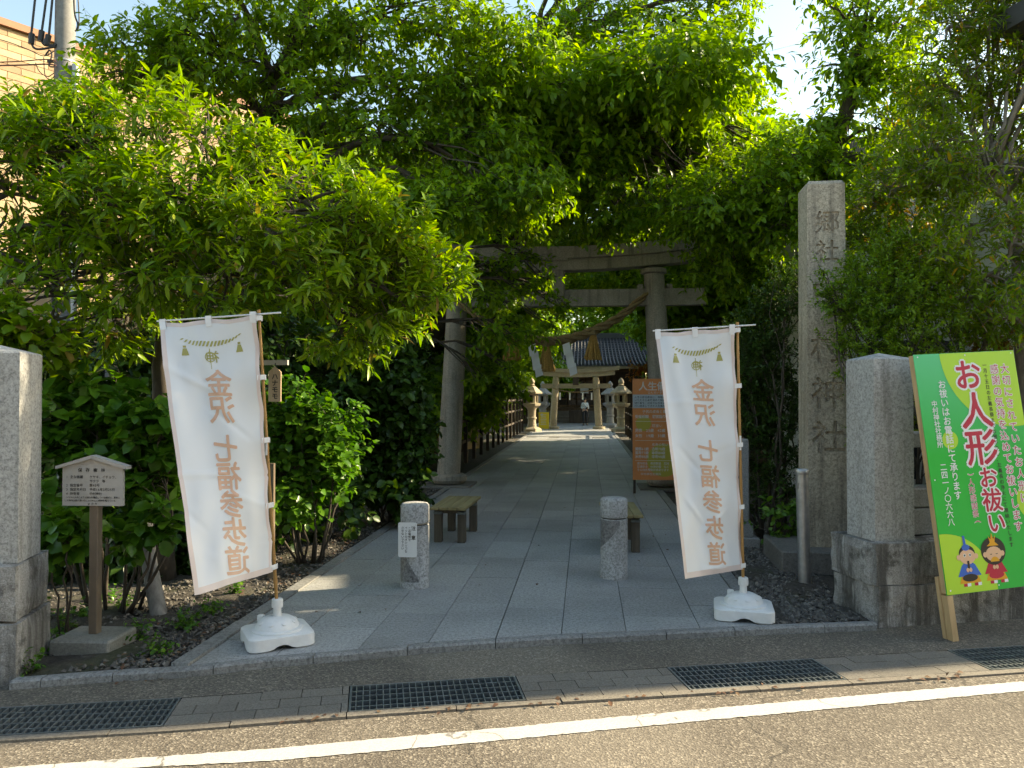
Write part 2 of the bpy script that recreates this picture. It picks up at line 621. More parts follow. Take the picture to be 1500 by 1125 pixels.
def tag(o, label=None, cat=None, group=None, kind=None):
    for k, v in (('label', label), ('category', cat), ('group', group), ('kind', kind)):
        if v:
            o[k] = v
    return o


def thing(name, loc, label, cat, group=None, rz=0.0):
    o = bpy.data.objects.new(name, None)
    COL.objects.link(o)
    o.location = loc
    o.rotation_euler = (0, 0, rz)
    o.empty_display_size = 0.2
    return tag(o, label, cat, group)


def copy_tree(o, parent=None):
    c = o.copy()
    COL.objects.link(c)
    c.parent = parent
    for ch in list(o.children):
        copy_tree(ch, c)
    return c


def lerp(a, b, t):
    return a + (b - a) * t


def interp(pts, x):
    if x <= pts[0][0]:
        a, b = pts[0], pts[1]
    elif x >= pts[-1][0]:
        a, b = pts[-2], pts[-1]
    else:
        for a, b in zip(pts, pts[1:]):
            if a[0] <= x <= b[0]:
                break
    return lerp(a[1], b[1], (x - a[0]) / (b[0] - a[0]))


# ------------------------------------------------------------------ lettering
GLY = {}


def load_glyphs(chars, off, ext=0.0):
    obs = []
    for ch in sorted(set(chars)):
        if (ch, off, ext) in GLY or ch in ' \u3000':
            continue
        cu = bpy.data.curves.new('g', 'FONT')
        cu.body = ch
        cu.size = 1.0
        cu.offset = off
        cu.extrude = ext
        cu.resolution_u = 3
        ob = bpy.data.objects.new('g', cu)
        COL.objects.link(ob)
        obs.append((ch, ob, cu))
    dg = bpy.context.evaluated_depsgraph_get()
    dg.update()
    for ch, ob, cu in obs:
        me = bpy.data.meshes.new_from_object(ob.evaluated_get(dg))
        vv = [v.co[:] for v in me.vertices]
        ff = [tuple(p.vertices) for p in me.polygons]
        GLY[(ch, off, ext)] = (vv, ff)
        bpy.data.meshes.remove(me)
        bpy.data.objects.remove(ob)
        bpy.data.curves.remove(cu)


def em_box(off, ext=0.0):
    k = ('国', off, ext)
    if k not in GLY:
        load_glyphs('国', off, ext)
    vv = GLY[k][0]
    xs = [p[0] for p in vv]
    ys = [p[1] for p in vv]
    return (min(xs) + max(xs)) / 2, (min(ys) + max(ys)) / 2, max(max(xs) - min(xs), max(ys) - min(ys))


def put_glyph(mb, ch, cx, cy, size, fn, off=0.0, mirror=False, sx=1.0, rot=0.0, ext=0.0, shear=0.0, step=0.00006):
    """one character centred at (cx, cy), fn(x, y, h) maps sheet coordinates to the object; off (in ems) fattens
    the strokes by stacking shifted copies a hair apart."""
    if ch in ' \u3000':
        return
    if (ch, 0.0, ext) not in GLY:
        load_glyphs(ch, 0.0, ext)
    vv, ff = GLY[(ch, 0.0, ext)]
    if not vv:
        return
    ex, ey, es = em_box(0.0, ext)
    if ord(ch) < 256:
        xs = [p[0] for p in vv]
        ex = (min(xs) + max(xs)) / 2
    k = size * 0.92 / es
    n = 0 if off <= 0 else (4 if off < .03 else 8)
    sh = [(0.0, 0.0)] + [(math.cos(2 * math.pi * i / n + .39) * off, math.sin(2 * math.pi * i / n + .39) * off) for i in range(n)] if n else [(0.0, 0.0)]
    for c, (ox, oy) in enumerate(sh):
        out = []
        for p in vv:
            x = (p[0] - ex) * k * sx + ox * size
            y = (p[1] - ey) * k + oy * size
            y += shear * x
            if rot:
                x, y = -y, x
            if mirror:
                x = -x
            out.append(fn(cx + x, cy + y, p[2] * k if ext else c * step))
        mb.add(out, ff)


def column(mb, text, cx, top, size, fn, pitch=1.06, **kw):
    y = top - size / 2
    for ch in text:
        if ch in '（）ー()':
            put_glyph(mb, {'（': '(', '）': ')'}.get(ch, ch), cx, y, size, fn, rot=1, **kw) if ch != 'ー' else put_glyph(mb, 'ー', cx, y, size, fn, rot=1, **kw)
        else:
            put_glyph(mb, ch, cx, y, size, fn, **kw)
        y -= size * pitch


def row(mb, text, left, cy, size, fn, pitch=1.0, **kw):
    x = left
    for ch in text:
        w = size * (0.62 if ord(ch) < 256 else 1.0) * pitch
        put_glyph(mb, ch, x + w / 2, cy, size, fn, **kw)
        x += w
    return x


load_glyphs('国金沢七福参歩道神中村社注意この場所でペットのオシッコをさせないで下さい保存樹林1主な種ケヤキ、イチョウサクラ等2指定番号第45平成163月日年有者大木により部分構成している要害とした境内は緑濃ふわし備え市ハナモお人形祓切れてた感謝気持込めします()一十五左義長祭までお預か浄火焼納電話承り務二四ノ〇六八生儀礼じんぎれ子供長健康安産祈願初宮詣厄男性歳女9寿祝還暦古希70喜傘8米卒家内全商売繁盛除交通合格どそ他各御祷節目、様ご加護心身清表諸行事日本来継言きいたう', 0.0)
load_glyphs('国郷社中村神', 0.0, 0.22)


# ------------------------------------------------------------------ foliage
def _unit(a):
    return a / np.maximum(np.linalg.norm(a, axis=-1, keepdims=True), 1e-9)


def leaf_shape(kind):
    """template in leaf space: x = side, y = along, z = up; unit length."""
    if kind == 'lance':
        w, seg = 0.13, 8
    elif kind == 'cherry':
        w, seg = 0.22, 8
    elif kind == 'broad':
        w, seg = 0.34, 8
    elif kind == 'cherry4':
        w, seg = 0.24, 4
    elif kind == 'small':
        w, seg = 0.26, 4
    else:
        w, seg = 0.30, 4
    if seg == 8:
        y1, y2 = (0.3, 0.68) if kind != 'broad' else (0.28, 0.72)
        w2 = w * (0.85 if kind != 'broad' else 0.95)
        dr = 0.22
        z = lambda y: -dr * y * y
        v = [(0, 0, 0), (-w, y1, z(y1) + .35 * w), (w, y1, z(y1) + .35 * w), (-w2, y2, z(y2) + .3 * w), (w2, y2, z(y2) + .3 * w), (0, 1, z(1)), (0, y1, z(y1)), (0, y2, z(y2))]
        f = [(0, 2, 6), (0, 6, 1), (6, 2, 4), (6, 4, 7), (1, 6, 7), (1, 7, 3), (7, 4, 5), (3, 7, 5)]
    else:
        v = [(0, 0, 0), (-w, .45, .08), (w, .45, .08), (0, 1, -.15), (0, .45, 0)]
        f = [(0, 2, 4), (0, 4, 1), (4, 2, 3), (1, 4, 3)]
    return np.array(v, dtype=np.float64), np.array(f, dtype=np.int64)


def leaves_mesh(name, pos, d, up, scale, kind):
    tv, tf = leaf_shape(kind)
    n = len(pos)
    d = _unit(d)
    side = _unit(np.cross(d, up))
    nor = np.cross(side, d)
    V = pos[:, None, :] + scale[:, None, None] * (tv[None, :, 0:1] * side[:, None, :] + tv[None, :, 1:2] * d[:, None, :] + tv[None, :, 2:3] * nor[:, None, :])
    V = V.reshape(-1, 3)
    Fm = (tf[None] + (np.arange(n) * len(tv))[:, None, None]).reshape(-1, 3)
    me = bpy.data.meshes.new(name)
    me.vertices.add(len(V))
    me.vertices.foreach_set('co', V.ravel())
    me.loops.add(Fm.size)
    me.loops.foreach_set('vertex_index', Fm.ravel().astype(np.int32))
    me.polygons.add(len(Fm))
    me.polygons.foreach_set('loop_start', np.arange(0, Fm.size, 3, dtype=np.int32))
    me.polygons.foreach_set('use_smooth', np.ones(len(Fm), dtype=bool))
    me.update(calc_edges=True)
    return me


def noise3(p, ph, fr):
    s = np.zeros(len(p))
    for a, f in zip(ph, fr):
        s += np.sin(p @ f + a)
    return s / len(ph)


def twigs_mesh(name, a, b, r0):
    """thin three-sided tapered twigs from a to b."""
    n = len(a)
    t = _unit(b - a)
    ref = np.where(np.abs(t[:, 2:3]) < 0.9, np.array([[0, 0, 1.0]]), np.array([[1.0, 0, 0]]))
    x = _unit(np.cross(t, ref))
    y = np.cross(t, x)
    ring = [x, -0.5 * x + 0.866 * y, -0.5 * x - 0.866 * y]
    V = np.stack([a + q * r0 for q in ring] + [b + q * r0 * 0.4 for q in ring], axis=1).reshape(-1, 3)
    q = np.array([(0, 1, 4, 3), (1, 2, 5, 4), (2, 0, 3, 5)])
    Fm = (q[None] + (np.arange(n) * 6)[:, None, None]).reshape(-1, 4)
    me = bpy.data.meshes.new(name)
    me.vertices.add(len(V))
    me.vertices.foreach_set('co', V.ravel())
    me.loops.add(Fm.size)
    me.loops.foreach_set('vertex_index', Fm.ravel().astype(np.int32))
    me.polygons.add(len(Fm))
    me.polygons.foreach_set('loop_start', np.arange(0, Fm.size, 4, dtype=np.int32))
    me.update(calc_edges=True)
    return me


HABIT = {
    # leaf kind, leaf length, leaves per twig, twig length, spread, droop of leaf, twig upward, whorl at the end
    'peach': dict(kind='lance', L=0.135, n=13, tl=0.30, spread=0.75, droop=0.15, up=0.55, whorl=0.55),
    'cherry': dict(kind='cherry', L=0.128, n=11, tl=0.52, spread=0.95, droop=0.42, up=0.1, whorl=0.1, flat=.35),
    'cherry4': dict(kind='cherry4', L=0.14, n=11, tl=0.6, spread=0.95, droop=0.4, up=0.1, whorl=0.1, flat=.35),
    'hydrangea': dict(kind='broad', L=0.135, n=9, tl=0.26, spread=1.1, droop=0.1, up=0.6, whorl=0.55),
    'broad': dict(kind='broad', L=0.10, n=9, tl=0.28, spread=1.0, droop=0.15, up=0.45, whorl=0.4),
    'round': dict(kind='broad', L=0.13, n=9, tl=0.34, spread=1.0, droop=0.3, up=0.2, whorl=0.2),
    'hedge': dict(kind='small', L=0.045, n=22, tl=0.26, spread=0.85, droop=0.0, up=0.75, whorl=0.0),
    'osmanthus': dict(kind='lance', L=0.10, n=12, tl=0.32, spread=0.85, droop=0.15, up=0.35, whorl=0.35),
    'far': dict(kind='far', L=0.26, n=9, tl=0.8, spread=0.9, droop=0.4, up=0.1, whorl=0.1),
}


def foliage(clumps, per_m2, habit, seed, flat=1.0, gap=0.15, lscale=1.0):
    """clumps: (centre, rx, ry, rz). returns leaf arrays and twig ends."""
    rg = np.random.default_rng(seed)
    h = HABIT[habit]
    ph = rg.uniform(0, 6.28, 6)
    fr = rg.normal(0, 1, (6, 3)) * 3.2
    A, B = [], []
    for c, rx, ry, rz in clumps:
        c = np.array(c)
        rad = np.array([rx, ry, rz])
        area = 4 * math.pi * ((rx * ry) ** 1.6 / 3 + (rx * rz) ** 1.6 / 3 + (ry * rz) ** 1.6 / 3) ** (1 / 1.6)
        n = int(area * per_m2)
        dirs = _unit(rg.normal(0, 1, (n, 3)))
        rr = rg.uniform(0.25, 1.0, (n, 1)) ** 0.55
        p = c + dirs * rad * rr * 0.92
        keep = noise3(p, ph, fr) > -gap - 0.35 * rg.uniform(-1, 1, n)
        p, dirs = p[keep], dirs[keep]
        out = _unit(_unit(dirs / rad) * np.array([1, 1, h.get('flat', 1.0)]))
        ax = _unit(out + np.array([0, 0, h['up']]) + rg.normal(0, 0.35, p.shape))
        l = h['tl'] * rg.uniform(0.55, 1.25, (len(p), 1)) * (0.5 + 0.5 * lscale)
        A.append(p - ax * l * 0.5)
        B.append(p + ax * l * 0.5)
    A, B = np.concatenate(A), np.concatenate(B)
    n, k = len(A), h['n']
    t = np.linspace(0.15, 1.0, k)
    t = t ** (1 - 0.7 * h['whorl']) if h['whorl'] else t
    t = np.clip(t[None, :] + rg.uniform(-.04, .04, (n, k)), 0.05, 1.0)
    ax = _unit(B - A)
    sag = -(0.10 + 0.12 * max(0, h['droop'])) * (t ** 2)[:, :, None] * np.linalg.norm(B - A, axis=1)[:, None, None] * np.array([0, 0, 1.0])
    P = A[:, None, :] + (B - A)[:, None, :] * t[:, :, None] + sag * (h['droop'] > 0.3)
    ref = np.where(np.abs(ax[:, 2:3]) < 0.9, np.array([[0, 0, 1.0]]), np.array([[1.0, 0, 0]]))
    x = _unit(np.cross(ax, ref))
    y = np.cross(x, ax)
    ang = (np.arange(k) * 2.4)[None, :] + rg.uniform(0, 6.28, (n, 1)) + rg.uniform(-.4, .4, (n, k))
    rad = np.cos(ang)[:, :, None] * x[:, None, :] + 0.75 * np.sin(ang)[:, :, None] * y[:, None, :]
    D = ax[:, None, :] * 0.55 + rad * h['spread'] + np.array([0, 0, -1.0]) * h['droop'] + rg.normal(0, .18, (n, k, 3))
    D = _unit(D.reshape(-1, 3))
    up = _unit(np.array([[0, 0, 1.0]]) + 0.35 * np.repeat(ax, k, 0) + rg.normal(0, .35, (n * k, 3)))
    S = h['L'] * lscale * rg.uniform(0.42, 1.3, n * k) * (0.75 + 0.25 * (1 - t).reshape(-1) + .1)
    return P.reshape(-1, 3), D, up, S, A, B


def limb_path(a, b, rg, sag=0.12, n=6):
    a, b = Vector(a), Vector(b)
    L = (b - a).length
    pts = []
    off = Vector((rg.normal() * .08, rg.normal() * .08, abs(rg.normal()) * .06 + sag)) * L
    for i in range(n + 1):
        t = i / n
        p = a.lerp(b, t) + off * math.sin(math.pi * t)
        if 0 < i < n:
            p += Vector(rg.normal(0, 0.02, 3)) * L
        pts.append(p)
    return pts


TRIS = [0]


def tree(name, label, cat, base, trunk, clumps, habit, leaf_mat, bark, per_m2, seed, r0=0.12, gap=0.15, lscale=1.0, group=None, fork=None, nsub=5, twig_r=0.004, st_t=.4):
    """trunk: list of points from the base; limbs run from its upper part to every clump."""
    rg = np.random.default_rng(seed + 1000)
    root = thing(name, base, label, cat, group)
    b = Vector(base)
    mb = MB()
    trunk = [Vector(p) for p in trunk]
    nt = len(trunk)
    if nt > 1:
        dense, rad = [], []
        for i in range(nt - 1):
            for s in range(4):
                q = (i + s / 4) / (nt - 1)
                dense.append(trunk[i].lerp(trunk[i + 1], s / 4) + Vector(rg.normal(0, .012, 3)) * (0 if i == s == 0 else 1))
                rad.append(r0 * (1.25 - .7 * q if q > .04 else 1.5))
        dense.append(trunk[-1])
        rad.append(r0 * 0.45)
        mb.tube(dense, rad, 10)
        top = dense[len(dense) // 2:]
    for c, rx, ry, rz in clumps:
        c = Vector(c)
        if nt > 1:
            st = min(top, key=lambda p: (p - c).length + max(0, p.z - c.z) * 1.5)
            L = (c - st).length
            pts = limb_path(st, c, rg)
            rr = max(0.018, r0 * 0.42 * min(1, .35 + L * .25))
            mb.tube(pts, [lerp(rr, 0.012, i / 6) for i in range(7)], 7)
        else:
            st = Vector((lerp(b.x, c.x, st_t), lerp(b.y, c.y, st_t), b.z))
            pts = limb_path(st, c, rg, .02)
            mb.tube(pts, [lerp(r0, 0.006, i / 6) for i in range(7)], 6)
        for _ in range(nsub):
            d = rg.normal(0, 1, 3)
            d /= np.linalg.norm(d)
            e = c + Vector((d[0] * rx, d[1] * ry, d[2] * rz)) * .75
            q = limb_path(pts[int(rg.integers(3, 7))], e, rg, .04, 4)
            mb.tube(q, [0.02 if nt > 1 else .006, 0.016 if nt > 1 else .005, 0.011 if nt > 1 else .005, 0.007 if nt > 1 else .004, .003], 5, False)
    if mb.v:
        mb.build('trunk' if nt > 1 else 'stem', bark, root, smooth='all', world=True, fix=False)
    P, D, U, S, A, B = foliage(clumps, per_m2, habit, seed, gap=gap, lscale=lscale)
    bb = np.array(base)
    me = leaves_mesh('crown', P - bb, D, U, S, HABIT[habit]['kind'])
    me.materials.append(MATS[leaf_mat])
    link('crown' if nt > 1 else 'foliage', me, root)
    TRIS[0] += len(me.polygons)
    tm = twigs_mesh('twigs', A - bb, B - bb, twig_r)
    tm.materials.append(MATS[bark])
    link('twigs', tm, root)
    return root


def cl(lst, Y, r):
    """clumps from photo points: (px, py[, Y[, rx, ry, rz]])."""
    out = []
    for e in lst:
        y = e[2] if len(e) > 2 else Y
        rr = e[3:6] if len(e) > 5 else r
        out.append((at(e[0], e[1], y), *rr))
    return out

# ================================================================== THE SETTING
PA = math.atan(0.095)
PD = Vector((math.sin(PA), math.cos(PA), 0))
PR = Vector((math.cos(PA), -math.sin(PA), 0))
SZ = -0.05                                   # street level (the paved path is 0)
STREET = R(11.5)
SD = Vector((math.cos(STREET), math.sin(STREET), 0))
SN = Vector((-math.sin(STREET), math.cos(STREET), 0))


def pth(u, v, z=0.0):
    return PR * u + PD * v + Vector((0, 0, z))


def curve_of(pts, z):
    return sorted((p.x, p.y) for p in (gp(x, y, z) for x, y in pts))


KB = curve_of([(60, 989), (160, 981), (289, 974), (399, 961), (524, 951), (628, 941), (725, 934.7), (822, 929), (915, 925), (1024, 920), (1100, 916), (1290, 909)], 0)
KF = curve_of([(60, 999), (205, 988), (320, 977), (470, 965), (600, 956), (728, 945), (860, 937), (975, 931), (1100, 926), (1290, 919)], SZ)
GL = curve_of([(0, 1085), (250, 1070), (520, 1049), (770, 1032), (1000, 1018), (1240, 1002), (1500, 984)], SZ)
WL0 = curve_of([(100, 1127), (400, 1111.6), (700, 1085), (1000, 1056), (1250, 1033), (1500, 1010)], SZ)
WL1 = curve_of([(100, 1115), (400, 1093.6), (700, 1067), (1000, 1039), (1250, 1017), (1500, 996)], SZ)
kb = lambda x: interp(KB, x)
kf = lambda x: interp(KF, x)
gl = lambda x: interp(GL, x)


def strip(name, f0, f1, xs, z, mat, kind='structure', parent=None):
    mb = MB()
    vs_ = []
    for x in xs:
        vs_ += [(x, f0(x), z), (x, f1(x), z)]
    mb.add(vs_, [(2 * i, 2 * i + 2, 2 * i + 3, 2 * i + 1) for i in range(len(xs) - 1)])
    o = mb.build(name, mat, parent)
    if kind and parent is None:
        o['kind'] = kind
    return o


XS = [-60, -30, -12] + [-8 + 0.25 * i for i in range(77)] + [14, 30, 60]
mbg = MB()
mbg.add([(-400, 4.4, -0.09), (-8, 4.4, -.09), (8, 5.9, -.09), (400, 5.9, -0.09), (400, 900, -0.09), (-400, 900, -0.09)], [(0, 1, 2, 3, 4, 5)])
ground = mbg.build('ground', 'soil')
ground['kind'] = 'structure'
road = strip('road', lambda x: -80, lambda x: gl(x) - 0.004, XS, SZ - 0.012, 'road_asphalt')
_rj = random.Random(4)
line = strip('road_marking', lambda x: interp(WL0, x) + _rj.gauss(0, .0028), lambda x: interp(WL1, x) + _rj.gauss(0, .0028), [-3.2 + .022 * i for i in range(422)], SZ - 0.008, 'white_paint')
GW = 0.44


def gth(x):
    return math.atan2(gl(x + .3) - gl(x - .3), .6)


def gpt(s, w, z=SZ):
    a = gth(s)
    return Vector((s - math.sin(a) * w, gl(s) + math.cos(a) * w, z))


mbw = MB()
sx_ = [-9 + .3 * i for i in range(66)]
vs_ = []
for s in sx_:
    p = gpt(s, GW)
    vs_ += [p, Vector((p.x, kf(p.x) + 0.08 if -3 < p.x < 2.9 else p.y + 1.3, SZ))]
mbw.add(vs_, [(2 * i, 2 * i + 2, 2 * i + 3, 2 * i + 1) for i in range(len(sx_) - 1)])
walk = mbw.build('pavement', 'walk_asphalt')
walk['kind'] = 'structure'

# gutter: channel, edging, paver blocks, grates
gut = MB()
for w0, w1, z0, z1 in ((0.05, GW, -.34, -.34), (0.05, 0.05, -.34, SZ - .012), (GW, GW, SZ - .012, -.34)):
    vs_ = []
    for s in sx_:
        vs_ += [gpt(s, w0, z0), gpt(s, w1, z1)]
    gut.add(vs_, [(2 * i, 2 * i + 2, 2 * i + 3, 2 * i + 1) for i in range(len(sx_) - 1)])
gutter = gut.build('gutter', 'pit_dark', fix=False)
gutter['kind'] = 'structure'
edge_x = [-9 + i * .58 for i in range(33)]
for a, b in zip(edge_x, edge_x[1:]):
    mb = MB()
    n = 3
    top = [gpt(lerp(a + .003, b - .003, i / n), 0.0) for i in range(n + 1)] + [gpt(lerp(b - .003, a + .003, i / n), 0.058) for i in range(n + 1)]
    mb.prism([(p.x, p.y) for p in top], -.3, SZ + random.uniform(-.002, .003))
    mb.build('edging_block', 'gutter_concrete', gutter)

GR = [(gp(-60, 1060, SZ).x, gp(259, 1046, SZ).x), (gp(522, 1026, SZ).x, gp(772, 1010, SZ).x), (gp(1003, 993, SZ).x, gp(1225, 980, SZ).x), (gp(1428, 966, SZ).x, gp(1428, 966, SZ).x + 1.0)]
GRN = ['steel drain grate in the gutter before the left gatepost', 'steel drain grate in the gutter before the granite path', 'steel drain grate in the gutter before the right banner', 'steel drain grate in the gutter under the green board']
for (a, b), lab in zip(GR, GRN):
    c = gpt((a + b) / 2, GW / 2)
    g = thing('drain_grate', (c.x, c.y, SZ), lab, 'drain grate', 'steel grates along the gutter')
    fr = MB()
    m = 14
    for w0, w1 in ((0.061, .073), (GW - .012, GW)):
        for i in range(m):
            p = [gpt(lerp(a, b, i / m), w0), gpt(lerp(a, b, (i + 1) / m), w0), gpt(lerp(a, b, (i + 1) / m), w1), gpt(lerp(a, b, i / m), w1)]
            fr.prism([(q.x, q.y) for q in p], SZ - .05, SZ + .002)
    for e in (a, b - .012):
        p = [gpt(e, .061), gpt(e + .012, .061), gpt(e + .012, GW), gpt(e, GW)]
        fr.prism([(q.x, q.y) for q in p], SZ - .05, SZ + .0015)
    fr.build('frame', 'galv', g, world=True)
    br = MB()
    nb = int((b - a) / .036)
    for i in range(1, nb):
        e = lerp(a, b, i / nb)
        p = [gpt(e - .003, .073), gpt(e + .003, .073), gpt(e + .003, GW - .012), gpt(e - .003, GW - .012)]
        br.prism([(q.x, q.y) for q in p], SZ - .04, SZ)
    for w in (.135, .21, .285, .36):
        for i in range(m):
            e0, e1 = lerp(a + .012, b - .012, i / m), lerp(a + .012, b - .012, (i + 1) / m)
            p = [gpt(e0, w - .005), gpt(e1, w - .005), gpt(e1, w + .005), gpt(e0, w + .005)]
            br.prism([(q.x, q.y) for q in p], SZ - .03, SZ - .002)
    o = br.build('bars', 'galv', g, world=True)
    o['kind'] = 'stuff'

spans = [(GR[0][1], GR[1][0]), (GR[1][1], GR[2][0]), (GR[2][1], GR[3][0])]
for a, b in spans:
    rows = [(.062, .187), (.191, .314), (.318, GW - .002)]
    for ri, (w0, w1) in enumerate(rows):
        x = a + .004 - (.11 if ri % 2 else 0)
        while x < b - .01:
            x0, x1 = max(x, a + .004), min(x + .22, b - .004)
            if x1 - x0 > .03:
                p = [gpt(x0 + .0022, w0), gpt(x1 - .0022, w0), gpt(x1 - .0022, w1), gpt(x0 + .0022, w1)]
                mb = MB()
                mb.prism([(q.x, q.y) for q in p], -.2, SZ + random.uniform(-.002, .0015))
                mb.build('paver', 'paver_block', gutter)
            x += .22

# kerb stones
kerb = thing('kerb', gp(727, 940), None, None)
kerb['kind'] = 'structure'
kj = [gp(x, y, 0).x for x, y in ((8, 1001), (60, 994), (165, 986), (317, 972), (458, 962), (596, 950), (726, 938), (853, 931), (976, 926), (1077, 922), (1205, 914), (1283, 912))]
for a, b in zip(kj, kj[1:]):
    mb = MB()
    n = 4
    a2, b2 = a + .003, b - .003
    z = random.uniform(-.002, .002)
    back = [(lerp(a2, b2, i / n), kb(lerp(a2, b2, i / n))) for i in range(n + 1)]
    front = [(lerp(a2, b2, i / n), kf(lerp(a2, b2, i / n))) for i in range(n + 1)]
    vs_ = []
    for (x, yb), (_, yf) in zip(back, front):
        yf = min(yf, yb - .07)
        vs_ += [(x, yb, z), (x, yf + .014, z), (x, yf, z - .012), (x, yf - .003, -.12), (x, yb, -.12)]
    fs_ = []
    for i in range(n):
        for k in range(5):
            k2 = (k + 1) % 5
            fs_.append((i * 5 + k, i * 5 + k2, i * 5 + 5 + k2, i * 5 + 5 + k))
    fs_ += [(0, 1, 2, 3, 4), tuple(n * 5 + k for k in (4, 3, 2, 1, 0))]
    mb.add(vs_, fs_)
    mb.build('kerb_stone', 'kerb_granite', kerb, world=True)

# granite path: slabs as pieces near by, a sheet with the same stone beyond
path = thing('path', pth(-.5, 6), None, None)
path['kind'] = 'structure'
UJ = [-2.42, -1.97, -1.48, -1.05, -.61, -.166, .285, .813, 1.24]
VEND = 31.0


def kv(u):
    v = 5.0
    for _ in range(12):
        p = pth(u, v)
        v += (kb(p.x) + .004 - p.y) * .9
    return v


bed = MB()
nn = 24
lo = [pth(lerp(-2.54, 1.37, i / nn), kv(lerp(-2.54, 1.37, i / nn)) + .01) for i in range(nn + 1)]
bed.add([(p.x, p.y, -.014) for p in lo] + [tuple(pth(lerp(-2.54, 1.37, i / nn), 56, -.014)) for i in range(nn + 1)],
        [(i, i + 1, nn + 2 + i, nn + 1 + i) for i in range(nn)])
bed.build('bedding', 'joint_dark', path, world=True)
count = 0
phase = [.2, .62, .05, .44, .30, .72, .15, .55]
for si in range(8):
    u0, u1 = UJ[si] + (.0042 if si == 4 else .0028), UJ[si + 1] - (.0042 if si == 3 else .0028)
    v = 4.0 + phase[si] * .87
    started = False
    while v < VEND:
        a0, a1 = max(v + .002, kv(u0)), max(v + .002, kv(u1))
        e = v + .87 - .002
        if not started:
            if e < max(a0, a1) + .18:
                v += .87
                continue
            a0, a1 = kv(u0), kv(u1)
            started = True
        if e > max(a0, a1) + .02:
            z = random.uniform(-.0015, .0015)
            mb = MB()
            poly = [pth(u0, a0), pth(u1, a1), pth(u1, e), pth(u0, e)]
            mb.prism([(p.x, p.y) for p in poly], -.05, z)
            mb.build('slab', 'path_granite', path, world=True)
            count += 1
        v += .87
far = MB()
q = [pth(-2.42, VEND + .87), pth(1.24, VEND + .87), pth(1.24, 54), pth(-2.42, 54)]
far.prism([(p.x, p.y) for p in q], -.05, -.001)
far.build('far_paving', 'path_granite', path, world=True)
for uc, w in ((-2.48, .11), (1.30, .11)):
    v = kv(uc)
    while v < 36:
        e = min(v + .9, 36)
        p = [pth(uc - w / 2, v + .003), pth(uc + w / 2, v + .003), pth(uc + w / 2, e - .003), pth(uc - w / 2, e - .003)]
        mb = MB()
        mb.prism([(x.x, x.y) for x in p], -.08, .012 + random.uniform(-.003, .003))
        mb.build('border_stone', 'kerb_granite', path, world=True)
        v += .9


# planting beds with soil relief
def bed_sheet(name, xf0, xf1, y1, nx, ny):
    mb = MB()
    vs_ = []
    for j in range(ny + 1):
        for i in range(nx + 1):
            t, q = i / nx, (j / ny) ** 1.6
            y = lerp(5, y1, q)
            for _ in range(6):
                x = lerp(xf0(y), xf1(y), t)
                y = lerp(kb(x) + .006, y1, q)
            h = .012 * math.sin(x * 5 + y * 3) + .012 * math.sin(x * 11 - y * 7 + 2) + .008 * random.uniform(-1, 1)
            edge = min(1, min(t, 1 - t) * nx / 3, j / 2)
            vs_.append((x, y, -.03 + (h + .025) * edge))
    fs_ = [(j * (nx + 1) + i, j * (nx + 1) + i + 1, (j + 1) * (nx + 1) + i + 1, (j + 1) * (nx + 1) + i) for j in range(ny) for i in range(nx)]
    mb.add(vs_, fs_)
    o = mb.build(name, 'soil', smooth='all')
    o['kind'] = 'structure'
    return o


xl = lambda y: -2.55 + .095 * y
xr = lambda y: 1.37 + .095 * y
bed_sheet('planting_bed', lambda y: -9.0, xl, 30, 60, 60)
bed_sheet('planting_bed', xr, lambda y: 2.9 + .2 * (y - 5.4) if y < 9 else 12, 30, 50, 60)


def pebbles(name, label, pts, smin, smax, mat, zoff=0.0):
    n = len(pts)
    base = np.array([(1, 0, 0), (-1, 0, 0), (0, 1, 0), (0, -1, 0), (0, 0, .7), (0, 0, -.7)], float)
    tf = np.array([(0, 2, 4), (2, 1, 4), (1, 3, 4), (3, 0, 4), (2, 0, 5), (1, 2, 5), (3, 1, 5), (0, 3, 5)])
    sc = RNG.uniform(smin, smax, (n, 1, 1)) * RNG.uniform(.6, 1.3, (n, 1, 3))
    V = base[None] * sc * RNG.uniform(.75, 1.25, (n, 6, 1))
    a = RNG.uniform(0, 6.28, n)
    ca, sa = np.cos(a)[:, None], np.sin(a)[:, None]
    x, y = V[:, :, 0] * ca - V[:, :, 1] * sa, V[:, :, 0] * sa + V[:, :, 1] * ca
    z = V[:, :, 2] + x * RNG.uniform(-.5, .5, (n, 1)) + y * RNG.uniform(-.5, .5, (n, 1))
    V = np.stack([x, y, z], 2) + np.array(pts)[:, None, :]
    Fm = (tf[None] + (np.arange(n) * 6)[:, None, None]).reshape(-1, 3)
    me = bpy.data.meshes.new(name)
    me.from_pydata(V.reshape(-1, 3).tolist(), [], Fm.tolist())
    me.materials.append(MATS[mat])
    o = link(name, me)
    tag(o, label, 'gravel', kind='stuff')
    return o


pl, pr_ = [], []
while len(pl) < 11000:
    y = 4.4 + 9.5 * random.random() ** 1.8
    x = xl(y) - 3.6 * random.random() ** 1.2 - .03
    if y > kb(x) + .03 and not (x < -2.72 and y < 4.95):
        pl.append((x, y, -.01 + random.uniform(-.005, .012)))
while len(pr_) < 6500:
    y = 5.3 + 5.5 * random.random() ** 1.6
    x = xr(y) + 2.2 * random.random() ** 1.2 + .02
    if y > kb(x) + .02 and x < 2.55 + .15 * (y - 5.4):
        pr_.append((x, y, -.01 + random.uniform(-.005, .012)))
pebbles('gravel', 'dark grey gravel under the shrubs left of the path', pl, .009, .026, 'gravel')
pebbles('gravel', 'dark grey gravel round the tall stone pillar', pr_, .010, .027, 'gravel')

